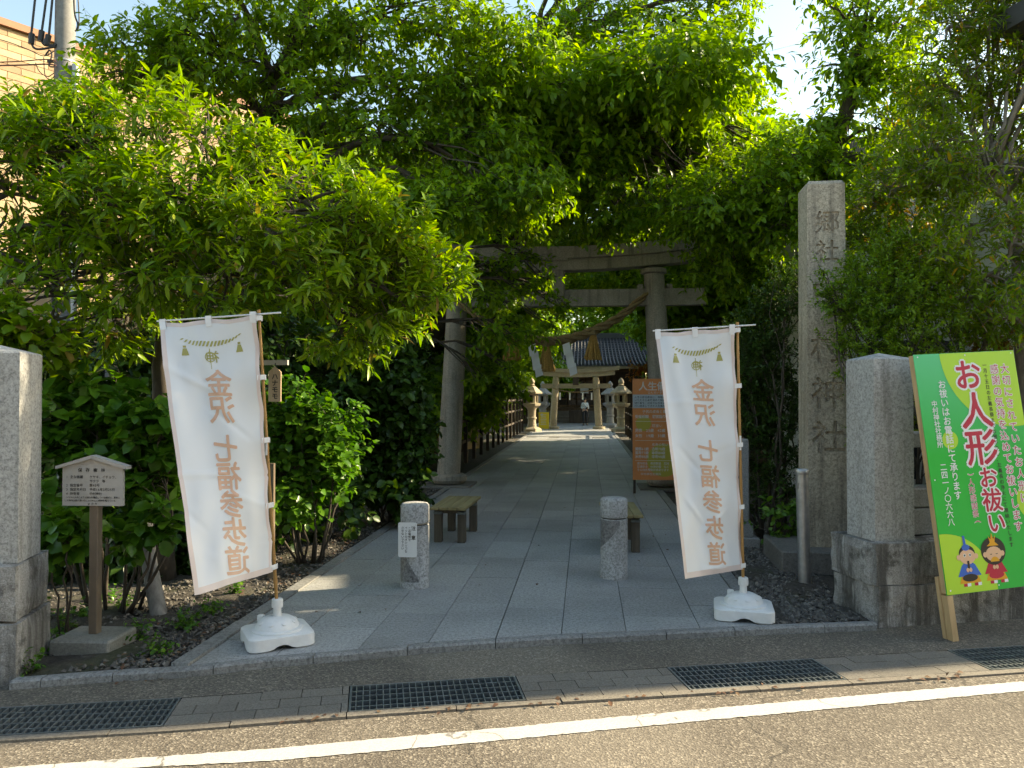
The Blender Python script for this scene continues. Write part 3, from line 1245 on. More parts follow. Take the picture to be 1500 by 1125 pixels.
# dead leaves lying on the gravel and slabs
dl = [(xl(y) - abs(random.gauss(0, .25)) + .02, y) for y in (4.6 + 5 * random.random() ** 1.5 for _ in range(170))]
dl += [(x, gl(x) + random.gauss(.01, .03)) for x in (random.uniform(-1.2, 2.8) for _ in range(60))]
dl += [tuple(pth(random.uniform(-2.3, 1.2), random.uniform(5.6, 14))[:2]) for _ in range(40)]
dl = np.array([(x, y, .02 if y > kb(x) else SZ + .006) for x, y in dl])
for i in range(len(dl)):
    if xl(dl[i][1]) < dl[i][0] < xr(dl[i][1]) and dl[i][1] > kb(dl[i][0]):
        dl[i][2] = .006
n = len(dl)
dd = RNG.normal(0, 1, (n, 3)) * np.array([1, 1, .1])
me = leaves_mesh('fallen_leaves', dl, dd, np.array([[0, 0, 1.0]]) + RNG.normal(0, .15, (n, 3)), RNG.uniform(.02, .05, n), 'far')
me.materials.append(MATS['dead_leaf'])
tag(link('fallen_leaves', me), 'small brown fallen leaves scattered along the bed edge', 'leaves', kind='stuff')

# ------------------------------------------------------------------ brick building behind the left trees
BD = Vector((.62, .785, 0)).normalized()
BN = Vector((BD.y, -BD.x, 0))
B0 = at(0, 30, 14.0)
HB = B0.z
Bo = Vector((B0.x, B0.y, 0)) - BD * 3.0
bld = thing('brick_building', (Bo.x, Bo.y, 0), 'tan brick-tiled building behind the left trees', 'building')
mb = MB()
LB = 16.5
mb.add([Bo, Bo + BD * LB, Bo + BD * LB + Vector((0, 0, HB)), Bo + Vector((0, 0, HB)), Bo - BN * 8, Bo + BD * LB - BN * 8, Bo + BD * LB - BN * 8 + Vector((0, 0, HB)), Bo - BN * 8 + Vector((0, 0, HB))],
       [(0, 1, 2, 3), (1, 5, 6, 2), (4, 0, 3, 7), (5, 4, 7, 6), (3, 2, 6, 7)])
wall = mb.build('wall', 'brick_far', bld, world=True)
uv = wall.data.uv_layers.new(name='UVMap')
for poly in wall.data.polygons:
    for li in poly.loop_indices:
        co = wall.data.vertices[wall.data.loops[li].vertex_index].co
        uv.data[li].uv = (co.dot(BD) if abs(poly.normal.dot(BN)) > .5 else co.dot(BN), co.z)
bmesh_shared = {}
rowh, bl = .13, .46
nrow = 22
for r in range(nrow):
    z = HB - .12 - rowh * (r + 1)
    x = 2.2 + (bl / 2 if r % 2 else 0)
    for k in range(13):
        key = random.choice(['brick_a', 'brick_a', 'brick_b', 'brick_c'])
        c = Bo + BD * (x + bl / 2) + BN * .004
        if key not in bmesh_shared:
            m2 = MB().box((0, 0, 0), (bl - .012, .02, rowh - .012))
            o = m2.build('brick', key, bld)
            bmesh_shared[key] = o.data
        else:
            o = link('brick', bmesh_shared[key], bld)
        o.location = (c.x - Bo.x, c.y - Bo.y, z + rowh / 2)
        o.rotation_euler = (0, 0, math.atan2(BD.y, BD.x))
        x += bl
mb = MB()
c = Bo + BD * LB / 2 + BN * .02
mb.box((c.x, c.y, HB - .03), (LB + .1, .14, .13), Euler((0, 0, math.atan2(BD.y, BD.x))))
mb.build('parapet_cap', 'brick_cap', bld, world=True)
for t in (4.3, 7.6, 11):
    mb = MB()
    c = Bo + BD * t + BN * .02
    mb.box((c.x, c.y, 2.2), (1.3, .1, 1.6), Euler((0, 0, math.atan2(BD.y, BD.x))))
    w = mb.build('window', 'house_trim', bld, world=True)
    mb = MB()
    c = Bo + BD * t + BN * .075
    mb.box((c.x, c.y, 2.2), (1.15, .02, 1.45), Euler((0, 0, math.atan2(BD.y, BD.x))))
    mb.build('pane', 'glass_dark', w, world=True)

# ------------------------------------------------------------------ grey house on the right; its unseen front wing is added to shade the pavement
hs = thing('grey_house', (5.5, 12.4, 0), 'pale grey panelled house behind the right-hand trees', 'house')
H1 = 5.7
HD, HN = SD, SN


def hp(a, b, z):
    p = Vector((5.5, 12.4, 0)) + HD * a + HN * b
    return (p.x, p.y, z)


def hbox(a0, a1, b0, b1, z0, z1):
    mb = MB()
    vs_ = [hp(a, b, z) for a in (a0, a1) for b in (b0, b1) for z in (z0, z1)]
    return mb.add(vs_, [(0, 1, 3, 2), (4, 6, 7, 5), (0, 4, 5, 1), (2, 3, 7, 6), (0, 2, 6, 4), (1, 5, 7, 3)])


hbox(0, 16, 0, 2.6, -.1, H1 - .25).build('wall', 'house_panel', hs, world=True)
for i in range(10):
    hbox(.0 + i * .91, .89 + i * .91, -.018, -.002, .4, H1 - .3).build('panel', 'house_panel', hs, world=True)
WING_A, WING_B, WING_H = -1.35, -5.38, 5.4  # unseen wing, sized so its shadow falls along the gutter
hbox(WING_A, 22, WING_B, -4.7, -.1, WING_H - .2).build('shade_wing_wall', 'house_panel', hs, world=True)
hbox(1.7, 22, -4.69, -.03, -.1, 4.9).build('shade_wing_wall', 'house_panel', hs, world=True)  # unseen rear bulk added to block sun patches on the path
hbox(1.5, 22.3, -4.6, -.47, 4.9, 5.08).build('shade_wing_roof', 'house_roof', hs, world=True)
for i in range(5):
    hbox(WING_A + .01 + i * .91, WING_A + .9 + i * .91, WING_B - .018, WING_B - .002, .4, WING_H - .25).build('panel', 'house_panel', hs, world=True)
rf = hbox(-.4, 16.4, -.45, 3.0, H1 - .25, H1).build('roof', 'house_roof', hs, world=True)
hbox(WING_A - .35, 22.4, WING_B - .45, -4.61, WING_H - .2, WING_H).build('shade_wing_roof', 'house_roof', hs, world=True)
hbox(.1, 1.18, -.9, -.02, 2.35, 2.5).build('awning', 'awning', hs, world=True)
lt = MB()
for i in range(26):
    p = hp(.12 + (i % 13) * .082, -.86 + .05 * (i // 13), 2.34 + .1 * (i // 13))
    lt.box(p, (.018, .018, .018))
o = lt.build('light_string', 'white_tape', hs, world=True)
o['kind'] = 'stuff'
hbox(.2, 1.15, -.03, -.022, .3, 2.3).build('shopfront', 'dark_void', hs, world=True)
wn_ = hbox(.5, 1.1, -.05, -.022, 3.3, 4.3).build('window', 'house_trim', hs, world=True)
hbox(.56, 1.04, -.056, -.052, 3.36, 4.24).build('pane', 'glass_dark', wn_, world=True)
hbox(.1, .34, -.2, -.022, 3.55, 3.66).build('vent_hood', 'white_sign', hs, world=True)

# unseen houses across the street, added to cut sky light and bounce sun
for x0, x1, h, lab in ((-34, -14, 6.4, 'unseen cream house across the road, far left behind the photographer'), (-13.4, 2, 7.2, 'unseen tall cream house across the road behind the photographer'),
                       (2.6, 14, 6.2, 'unseen low cream house across the road, right behind the photographer'), (14.6, 34, 6.8, 'unseen cream house across the road, far right behind the photographer')):
    c = SD * ((x0 + x1) / 2) + Vector((0, -12.5, 0))
    op = thing('unseen_house', c, lab, 'house', 'unseen houses across the road', rz=STREET)
    mb = MB()
    mb.box((0, 0, h / 2), (x1 - x0, 7, h))
    mb.build('wall', 'house_panel', op)
    mb = MB()
    mb.box((0, 0, h + .15), (x1 - x0 + .5, 7.8, .3))
    mb.build('roof', 'house_roof', op)
    for k in range(int((x1 - x0) / 3)):
        mb = MB()
        mb.box((-(x1 - x0) / 2 + 1.6 + k * 3, 3.5, h * .62), (1.5, .08, 1.2))
        mb.build('window', 'glass_dark', op)

# ================================================================== STONEWORK
# first torii
TO = pth(-.55, 14.2)
tor = thing('torii', TO, 'large stone torii with sacred rope over the path', 'torii', rz=-PA)
for s, nm in ((-1, 'l'), (1, 'r')):
    mb = MB()
    mb.tube([(s * lerp(1.99, 1.80, t), 0, lerp(.12, 3.98, t)) for t in (0, .2, .4, .6, .8, 1)], [.215, .212, .207, .20, .193, .185], 24)
    pil = mb.build('pillar', 'torii_stone', tor, smooth=True)
    mb = MB()
    mb.lathe([(.20, 0), (.30, .02), (.34, .08), (.33, .15), (.28, .19), (.21, .195)], (s * 1.99, 0, .03), 24)
    mb.build('base_ring', 'torii_stone', pil, smooth=True)
    mb = MB()
    mb.box((s * 1.99, 0, .0), (.95, .95, .06), bev=.01)
    mb.build('footing', 'plinth_stone', pil)
    mb = MB()
    mb.lathe([(.19, 0), (.235, .02), (.24, .09), (.19, .11)], (s * 1.797, 0, 3.88), 24)
    mb.build('collar', 'torii_stone', pil, smooth=True)


def beam(x0, x1, zfun, hh, dpt, tilt, name, mat, y0=0.0):
    mb = MB()
    n = 24
    vs_, fs_ = [], []
    for i in range(n + 1):
        x = lerp(x0, x1, i / n)
        z = zfun(x)
        k = tilt * (1 if i == n else -1 if i == 0 else 0)
        vs_ += [(x, y0 - dpt / 2, z), (x, y0 + dpt / 2, z), (x + k, y0 + dpt / 2, z + hh), (x + k, y0 - dpt / 2, z + hh)]
    for i in range(n):
        for k in range(4):
            k2 = (k + 1) % 4
            fs_.append((i * 4 + k, i * 4 + k2, i * 4 + 4 + k2, i * 4 + 4 + k))
    fs_ += [(0, 1, 2, 3), (n * 4 + 3, n * 4 + 2, n * 4 + 1, n * 4)]
    mb.add(vs_, fs_)
    return mb.build(name, mat, tor)


rise = lambda x: .022 * abs(x) ** 2.0
beam(-2.78, 2.78, lambda x: 3.96 + rise(x), .205, .34, .04, 'lower_lintel', 'torii_stone')
beam(-3.02, 3.02, lambda x: 4.169 + rise(x), .215, .46, .09, 'top_lintel', 'torii_stone')
beam(-2.72, 2.72, lambda x: 3.31, .30, .22, 0, 'tie_beam', 'torii_stone')
for s in (-1, 1):
    for q in (-1, 1):
        mb = MB()
        mb.box((s * 1.815 + q * .26, 0, 3.65), (.10, .26, .08), bev=.008)
        mb.build('wedge', 'torii_stone', tor)
pq = MB()
pq.box((-.02, -.02, 3.80), (.40, .28, .66), bev=.02)
plq = pq.build('plaque', 'torii_stone', tor)
mb = MB()
mb.box((-.02, -.03, 4.16), (.56, .38, .07), bev=.02)
mb.build('plaque_cap', 'torii_stone', plq)
mb = MB()
for i, ch in enumerate('中村神社'):
    put_glyph(mb, ch, -.02, 4.0 - i * .135, .13, lambda x, y, h: (x, -.164 - h, y), off=0.01)
mb.build('inscription', 'plinth_stone', plq)

# sacred rope: three twisted strands
rp = [(972, 405), (940, 437), (905, 466), (870, 484), (835, 496), (800, 500), (765, 494), (730, 480), (700, 464), (662, 436)]
rpts = [at(x, y, 13.92 + (.15 if i in (0, 9) else 0)) for i, (x, y) in enumerate(rp)]
rope = thing('sacred_rope', (rpts[5].x, rpts[5].y, rpts[5].z), 'thick twisted straw rope hung across the stone torii', 'rope')


def catmull(pts, m):
    out = []
    P = [pts[0]] + pts + [pts[-1]]
    for i in range(1, len(P) - 2):
        for k in range(m):
            t = k / m
            a, b, c, d = P[i - 1], P[i], P[i + 1], P[i + 2]
            out.append(.5 * ((2 * b) + (c - a) * t + (2 * a - 5 * b + 4 * c - d) * t * t + (3 * b - a - 3 * c + d) * t ** 3))
    out.append(pts[-1])
    return out


cp = catmull(rpts, 14)
for k in range(3):
    pts, rad = [], []
    for i, p in enumerate(cp):
        t = i / (len(cp) - 1)
        th = .028 + .044 * math.sin(math.pi * t) ** .7
        T = (cp[min(i + 1, len(cp) - 1)] - cp[max(i - 1, 0)]).normalized()
        a = T.cross(Vector((0, 1, 0))).normalized()
        b = T.cross(a)
        w = k * 2.094 + i * .30
        pts.append(p + (a * math.cos(w) + b * math.sin(w)) * th * .72)
        rad.append(th * .62)
    MBk = MB()
    MBk.tube(pts, rad, 8)
    MBk.build('strand', 'rope_straw', rope, smooth='all', world=True)
for px, py in ((750, 512), (800, 528), (869, 511)):
    tp = at(px, py - 21, 13.9)
    ts = thing('straw_tassel', (tp.x, tp.y, tp.z), {750: 'left straw tassel hanging from the torii rope', 800: 'middle straw tassel hanging from the torii rope', 869: 'right straw tassel hanging from the torii rope'}[px], 'tassel', 'straw tassels on the rope')
    mb = MB()
    for k in range(110):
        a = random.uniform(0, 6.28)
        rr = math.sqrt(random.random())
        l = random.uniform(.40, .47)
        mb.tube([(rr * .045 * math.cos(a), rr * .045 * math.sin(a), 0), (rr * .075 * math.cos(a), rr * .075 * math.sin(a), -.12), (rr * .165 * math.cos(a), rr * .165 * math.sin(a), -l)], [.012, .012, .010], 4)
    o = mb.build('straws', 'straw', ts, fix=False)
    o['kind'] = 'stuff'
    mb = MB()
    mb.lathe([(.05, -.02), (.065, 0), (.05, .1)], (0, 0, 0), 12)
    mb.build('knot', 'rope_straw', ts, smooth=True)
for px, py, lab in ((779, 507, 'left zigzag white paper streamer on the torii rope'), (829, 505, 'right zigzag white paper streamer on the torii rope')):
    tp = at(px, py, 13.8)
    ts = thing('paper_streamer', (tp.x, tp.y, tp.z), lab, 'paper streamer', 'paper streamers on the rope')
    sgn = 1
    x, z = 0.0, 0.0
    for k in range(4):
        mb = MB()
        w, h = .13, .19
        ang = .12 * (1 if k % 2 else -1)
        mb.add([(x - w / 2, -.01 * k, z), (x + w / 2, -.01 * k + .02, z + .05), (x + w / 2 + .03, -.01 * k + .02 + ang * .2, z - h + .05), (x - w / 2 + .03, -.01 * k + ang * .2, z - h),
                (x - w / 2, -.01 * k + .003, z), (x + w / 2, -.01 * k + .023, z + .05), (x + w / 2 + .03, -.01 * k + .023 + ang * .2, z - h + .05), (x - w / 2 + .03, -.01 * k + .003 + ang * .2, z - h)],
               [(0, 3, 2, 1), (4, 5, 6, 7), (0, 1, 5, 4), (1, 2, 6, 5), (2, 3, 7, 6), (3, 0, 4, 7)])
        mb.build('fold', 'paper', ts)
        x += .045 if k % 2 == 0 else .02
        z -= .125

# ------------------------------------------------------------------ tall inscribed pillar
pb = gp(1206, 822)
pcen = Vector((at(1206, 800, 7.62).x, 7.62, 0))
tp_ = thing('stone_pillar', (pcen.x, pcen.y, 0), 'tall square granite pillar carved with large characters', 'stone pillar', rz=-PA - R(2))
mb = MB()
mb.box((0, 0, .09), (.98, .9, .22), bev=.012)
mb.build('pedestal', 'plinth_stone', tp_)
PWID, PH = .365, 3.72
sh = MB()
w = PWID / 2
prof = [(w + .012, .2), (w + .006, .5), (w, 2.0), (w - .006, PH), (w - .03, PH + .035), (.0001, PH + .06)]
vs_, fs_ = [], []
for hw, z in prof:
    vs_ += [(-hw, -hw, z), (hw, -hw, z), (hw, hw, z), (-hw, hw, z)]
for i in range(len(prof) - 1):
    for k in range(4):
        k2 = (k + 1) % 4
        fs_.append((i * 4 + k, i * 4 + k2, i * 4 + 4 + k2, i * 4 + 4 + k))
fs_ += [(3, 2, 1, 0), tuple((len(prof) - 1) * 4 + k for k in range(4))]
sh.add(vs_, fs_)
shaft = sh.build('shaft', 'pillar_granite', tp_)


def carve(ob, items, depth):
    mbc = MB()
    for ch, cx, cz, size in items:
        put_glyph(mbc, ch, cx, cz, size, lambda x, y, h: (x, -w - .003 + h, y), ext=0.22, off=.018)
    me = bpy.data.meshes.new('cut')
    zs = [p[1] for p in mbc.v]
    me.from_pydata([(p[0], -w - .02 + (0 if p[1] < -w - .003 else depth + .02), p[2]) for p in mbc.v], [], mbc.f)
    bm = bmesh.new()
    bm.from_mesh(me)
    bmesh.ops.remove_doubles(bm, verts=bm.verts, dist=.0002)
    bmesh.ops.recalc_face_normals(bm, faces=bm.faces)
    bm.to_mesh(me)
    bm.free()
    cut = bpy.data.objects.new('cut', me)
    COL.objects.link(cut)
    cut.matrix_world = tp_.matrix_basis
    md = ob.modifiers.new('b', 'BOOLEAN')
    md.operation = 'DIFFERENCE'
    md.solver = 'EXACT'
    md.object = cut
    md.use_self = True
    bpy.context.view_layer.update()
    dg = bpy.context.evaluated_depsgraph_get()
    new = bpy.data.meshes.new_from_object(ob.evaluated_get(dg))
    n_old = len(ob.data.polygons)
    ob.modifiers.clear()
    if len(new.polygons) > n_old + 20:
        ob.data = new
        ok = True
    else:
        ok = False
    bpy.data.objects.remove(cut)
    return ok


ok1 = carve(shaft, [('郷', .01, 3.34, .225), ('社', .01, 3.06, .21), ('中', .0, 2.65, .29), ('村', .0, 2.12, .30), ('神', .01, 1.68, .31), ('社', .01, 1.255, .31)], .026)
print('carved', ok1, len(shaft.data.polygons))

# ------------------------------------------------------------------ gateposts
def square_post(wid, z0, z1, root, mat, name='shaft', cap=.045):
    mb = MB()
    h = wid / 2
    pr = [(h, z0), (h, z1 - .01), (h - .008, z1), (.001, z1 + cap)]
    vs_, fs_ = [], []
    for hw, z in pr:
        vs_ += [(-hw, -hw, z), (hw, -hw, z), (hw, hw, z), (-hw, hw, z)]
    for i in range(3):
        for k in range(4):
            k2 = (k + 1) % 4
            fs_.append((i * 4 + k, i * 4 + k2, i * 4 + 4 + k2, i * 4 + 4 + k))
    fs_ += [(3, 2, 1, 0), (12, 13, 14, 15)]
    mb.add(vs_, fs_)
    return mb.build(name, mat, root)


def rough_block(x0, x1, y0, y1, z0, z1, amp, n=(14, 6, 8)):
    """a weathered block with an uneven surface."""
    bm = bmesh.new()
    bmesh.ops.create_cube(bm, size=1)
    for ax, k in enumerate(n):
        for i in range(1, k):
            t = -.5 + i / k
            co = Vector((t if ax == 0 else 0, t if ax == 1 else 0, t if ax == 2 else 0))
            no = Vector((ax == 0, ax == 1, ax == 2))
            bmesh.ops.bisect_plane(bm, geom=bm.verts[:] + bm.edges[:] + bm.faces[:], plane_co=co, plane_no=no)
    rs = random.Random(int(x0 * 100) + 7)
    for v in bm.verts:
        v.co = Vector((lerp(x0, x1, v.co.x + .5), lerp(y0, y1, v.co.y + .5), lerp(z0, z1, v.co.z + .5)))
        on = (abs(v.co.x - x0) < 1e-5 or abs(v.co.x - x1) < 1e-5) + (abs(v.co.y - y0) < 1e-5 or abs(v.co.y - y1) < 1e-5) + (abs(v.co.z - z0) < 1e-5 or abs(v.co.z - z1) < 1e-5)
        v.co += Vector((rs.uniform(-1, 1), rs.uniform(-1, 1), rs.uniform(-1, 1))) * amp
        if on >= 2:
            c = Vector(((x0 + x1) / 2, (y0 + y1) / 2, (z0 + z1) / 2))
            v.co += (c - v.co).normalized() * amp * 1.8
    bm.verts.index_update()
    mb = MB()
    mb.add([v.co[:] for v in bm.verts], [[v.index for v in f.verts] for f in bm.faces])
    bm.free()
    return mb


gr = gp(1290, 920, SZ)
rw = thing('gate_wall', (gr.x, gr.y, SZ), 'stained concrete gate wall with stone courses behind the green board', 'wall', rz=STREET)
rough_block(-.02, 4.2, .0, .55, -.15, .30, .006, (40, 6, 6)).build('lower_course', 'old_concrete', rw)
rough_block(-.035, 4.2, .012, .56, .304, .615, .006, (40, 6, 5)).build('upper_course', 'old_concrete', rw)
for i, (a, b, z0, z1) in enumerate([(.36, .95, .62, .83), (.955, 1.6, .62, .83), (.36, .62, .834, .985), (.625, 1.5, .834, .985), (.36, .9, 1.30, 1.42), (.905, 1.6, 1.30, 1.42), (1.605, 2.6, .62, .83)]):
    mb = MB()
    mb.box(((a + b) / 2, .36, (z0 + z1) / 2), (b - a - .006, .26, z1 - z0 - .004), bev=.008)
    mb.build('stone_block', 'wall_block', rw)
for x in (.95, 1.7):
    mb = MB()
    mb.box((x, .40, 1.14), (.14, .14, .30), bev=.006)
    mb.build('rail_post', 'wall_block', rw)
p0 = gr + SD * .19 + SN * .25
rp_ = thing('gatepost', (p0.x, p0.y, SZ + .617), 'pale granite gatepost beside the green board', 'gatepost', 'granite gateposts', rz=STREET)
square_post(.335, 0, 1.375, rp_, 'post_granite')

glp = gp(22, 1004, SZ)
lb = thing('post_plinth', (glp.x, glp.y, SZ), 'stained concrete plinth at the left edge under the gatepost', 'plinth', rz=STREET)
rough_block(-.9, .012, .0, .52, -.12, .36, .006, (12, 6, 6)).build('lower_course', 'old_concrete', lb)
rough_block(-.9, .0, .012, .51, .364, .70, .006, (12, 6, 5)).build('upper_course', 'old_concrete', lb)
p1 = glp + SD * -.19 + SN * .24
lp_ = thing('gatepost', (p1.x, p1.y, SZ + .702), 'granite gatepost at the left edge with sunlit side', 'gatepost', 'granite gateposts', rz=STREET)
square_post(.34, 0, 1.27, lp_, 'post_granite')

# ------------------------------------------------------------------ bollards
def bollard(px, py, label, notice):
    c = gp(px, py)
    c.y += .12
    rt = thing('stone_bollard', (c.x, c.y, 0), label, 'bollard', 'granite bollards on the path', rz=R(8 if notice else -12))
    r = .124
    mb = MB()
    mb.lathe([(r + .004, -.02), (r + .004, .055), (r, .06), (r, .535), (r - .006, .54)], (0, 0, 0), 40)
    shf = mb.build('shaft', 'bollard_granite', rt, smooth=True)
    mb = MB()
    mb.lathe([(r - .012, .538), (r - .012, .552)], (0, 0, 0), 40)
    mb.build('groove', 'joint_dark', rt, smooth=True)
    mb = MB()
    mb.lathe([(r - .006, .55), (r, .556), (r, .705), (r - .012, .722), (r - .03, .727), (.01, .73)], (0, 0, 0), 40)
    mb.build('cap', 'bollard_granite', rt, smooth=True)
    # polished facet wrapping the shaft on a slant
    mb = MB()
    n = 26
    vs_, fs_ = [], []
    for i in range(n + 1):
        t = i / n
        a = lerp(R(180), R(285), t) if notice else lerp(R(165), R(300), t)
        zt = lerp(.02 if False else .50, .08, t ** .9) if notice else lerp(.36, .50, min(1, t * 1.2))
        zb = .062 if notice else lerp(.27, .50, t ** 2) - .01
        if not notice:
            zt = .532
        for z in (zb, max(zb + .004, zt)):
            vs_.append(((r + .0012) * math.cos(a), (r + .0012) * math.sin(a), z))
    for i in range(n):
        fs_.append((2 * i, 2 * i + 2, 2 * i + 3, 2 * i + 1))
    mb.add(vs_, fs_)
    mb.build('polished_face', 'bollard_polished', rt, smooth='all', fix=False)
    return rt


bl1 = bollard(605, 864, 'granite bollard carrying a white notice plate', True)
bl2 = bollard(902, 850, 'granite bollard without a notice before the right bench', False)
nb_ = bl1.location
nt = thing('notice_plate', (nb_.x - .045, nb_.y - .145, .285), 'small white notice plate tied to the left bollard', 'notice', rz=R(-6))


def rrect(w, h, r, n=5):
    out = []
    for cx, cy, a0 in ((w / 2 - r, h / 2 - r, 0), (-w / 2 + r, h / 2 - r, 90), (-w / 2 + r, -h / 2 + r, 180), (w / 2 - r, -h / 2 + r, 270)):
        for i in range(n + 1):
            a = R(a0 + 90 * i / n)
            out.append((cx + r * math.cos(a), cy + r * math.sin(a)))
    return out


mb = MB()
mb.prism([(x, y + .145) for x, y in rrect(.162, .295, .014)], 0, .004, lambda x, y, h: (x, h, y))
mb.build('plate', 'white_sign', nt)
mb = MB()
fnn = lambda x, y, h: (x, -.0015 - h, y)
column(mb, '注', .052, .262, .038, fnn, off=.02)
column(mb, '意', .052, .182, .038, fnn, off=.02)
column(mb, 'この場所で', .018, .255, .0235, fnn, off=.015)
column(mb, 'ペットのオシッコを', -.012, .258, .0235, fnn, off=.015)
column(mb, 'させないで下さい', -.042, .258, .0235, fnn, off=.015)
mb.build('lettering', 'ink', nt)
mb = MB()
for s in (-1, 1):
    mb.tube([(s * .068, .0, .272), (s * .10 + .045, .03, .28), (s * .128 + .045, .14, .30)], .0025, 6)
mb.build('tie_string', 'rope_straw', nt)

# ------------------------------------------------------------------ benches
def bench(X, Y, label, rz):
    rt = thing('wooden_bench', (X, Y, 0), label, 'bench', 'low wooden benches on the path', rz=rz)
    for i in range(4):
        mb = MB()
        mb.box((-.155 + i * .1035, 0, .395), (.096, 1.02, .032), bev=.004)
        mb.build('plank', 'bench_wood', rt)
    for yy in (-.36, .36):
        mb = MB()
        mb.box((0, yy, .352), (.36, .06, .05), bev=.006)
        mb.build('crossbar', 'bench_leg_wood', rt)
        for xx in (-.135, .135):
            mb = MB()
            mb.box((xx, yy, .165), (.088, .088, .33), bev=.006)
            mb.build('leg', 'bench_leg_wood', rt)
            mb = MB()
            mb.box((xx, yy - .034, .335), (.10, .04, .035), bev=.01)
            mb.build('bracket', 'galv', rt)
    return rt


bench(-.655, 9.12, 'low wooden bench beside the noticed bollard', -PA - R(2))
bench(1.20, 8.58, 'low wooden bench half hidden by the right bollard', -PA + R(2))

# ------------------------------------------------------------------ steel post
c = gp(1179, 856)
sp_ = thing('steel_post', (c.x, c.y, 0), 'round grey steel post in the gravel before the tall pillar', 'post')
mb = MB()
lean = -.022
mb.tube([(0, 0, -.02), (lean * .5, 0, .5), (lean, 0, 1.0)], .053, 20)
mb.build('tube', 'steel', sp_, smooth=True)
mb = MB()
mb.lathe([(.058, 0), (.060, .005), (.060, .038), (.054, .047), (.01, .05)], (lean, 0, .968), 20)
mb.build('cap', 'steel', sp_, smooth=True)
mb = MB()
mb.box((lean * .9 - .05, -.02, .87), (.02, .03, .05))
mb.build('lug', 'steel', sp_)

# small stone name post behind the right banner
c = gp(1094, 803)
np_ = thing('name_stone', (c.x, c.y + .2, 0), 'short grey stone post behind the right banner', 'stone post', rz=-PA)
for s, z0, z1 in ((.34, -.02, .10), (.22, .10, .26)):
    mb = MB()
    mb.box((0, 0, (z0 + z1) / 2), (s, s, z1 - z0), bev=.01)
    mb.build('step', 'wall_block', np_)
mb = MB()
mb.box((0, 0, .72), (.15, .15, .92), bev=.012)
mb.build('shaft', 'wall_block', np_)

# ------------------------------------------------------------------ leaning log, wooden plaque, preserved-grove sign
b0, b1 = gp(234, 898), at(205, 760, 6.2)
lg = thing('leaning_stake', (b0.x, b0.y, 0), 'leaning grey wooden stake propping the shrubs', 'stake')
mb = MB()
mb.tube([b0 + Vector((0, 0, -.05)), b0.lerp(b1, .5), b1 + Vector((-.05, .1, .35))], [.062, .058, .052], 14)
mb.build('log', 'log_grey', lg, smooth=True, world=True)

c = gp(135, 948)
c2 = Vector((c.x, c.y, 0))
sg = thing('grove_sign', (c2.x, c2.y, 0), 'beige roofed notice board on a brown post by the left gatepost', 'sign', rz=R(-3))
mb = MB()
mb.box((0, .02, .03), (.40, .34, .11), bev=.012)
mb.build('footing', 'sign_base_concrete', sg)
mb = MB()
mb.box((0, .03, .50), (.058, .058, .92), bev=.004)
mb.build('post', 'post_brown', sg)
bw, z0, z1, zt = .205, .93, 1.185, 1.245
mb = MB()
mb.prism([(-bw, z0), (bw, z0), (bw, z1), (0, zt), (-bw, z1)], -.012, .012, lambda x, y, h: (x, h, y))
bd = mb.build('board', 'board_beige', sg)
mb = MB()
mb.prism([(-bw - .035, z1 - .012), (0, zt - .003), (bw + .035, z1 - .012), (bw + .035, z1 + .008), (0, zt + .02), (-bw - .035, z1 + .008)], -.035, .03, lambda x, y, h: (x, h, y))
mb.build('roof', 'board_beige', sg)
mb = MB()
fs2 = lambda x, y, h: (x, -.0135 - h, y)
x = -.085
for ch in '保存樹林':
    put_glyph(mb, ch, x, 1.165, .027, fs2, off=.02)
    x += .052
for k, (a, b_) in enumerate((('1 主な樹種', 'ケヤキ、イチョウ、'), ('', 'サクラ　等'), ('2 指定番号', '第45号'), ('3 指定年月日', '平成16年3月25日'), ('4 所有者', '中村神社'))):
    zz = 1.12 - k * .0275
    row(mb, a, -.18, zz, .021, fs2, 1.05, off=.012)
    row(mb, b_, -.02, zz, .021, fs2, 1.02, off=.012)
row(mb, 'ケヤキの大木により大部分を構成している樹林で、要害と', -.178, .985, .0145, fs2, .97, off=.01)
row(mb, 'した境内は緑の濃い社にふさわしい樹林を備えている。', -.19, .965, .0145, fs2, 1.0, off=.01)
row(mb, '金沢市', -.035, .943, .016, fs2, 1.5, off=.01)
mb.build('lettering', 'ink', bd)

hp_ = at(404, 605, 7.0)
hk = thing('name_plaque', (hp_.x, hp_.y, 0), 'small wooden name plaque on a bracket among the bushes', 'plaque')
mb = MB()
mb.box((-.05, .05, (zz + .03) / 2), (.05, .05, zz + .03))
mb.build('post', 'post_brown', hk)
zz = at(404, 540, 7.0).z
mb = MB()
mb.box((-.02, .0, zz + .055), (.26, .04, .045))
mb.build('bracket', 'board_beige', hk)
mb = MB()
mb.prism([(-.056, zz - .30), (.056, zz - .30), (.056, zz - .03), (0, zz + .02), (-.056, zz - .03)], -.04, -.022, lambda x, y, h: (x, h, y))
pq2 = mb.build('board', 'plaque_wood', hk)
mb = MB()
column(mb, 'ハナモモ', .003, zz - .045, .056, lambda x, y, h: (x, -.042 - h, y), off=.03)
mb.build('lettering', 'ink', pq2)
mb = MB()
mb.tube([(0, -.03, zz), (0, -.022, zz + .05)], .004, 5)
mb.build('hanger', 'cable', hk)

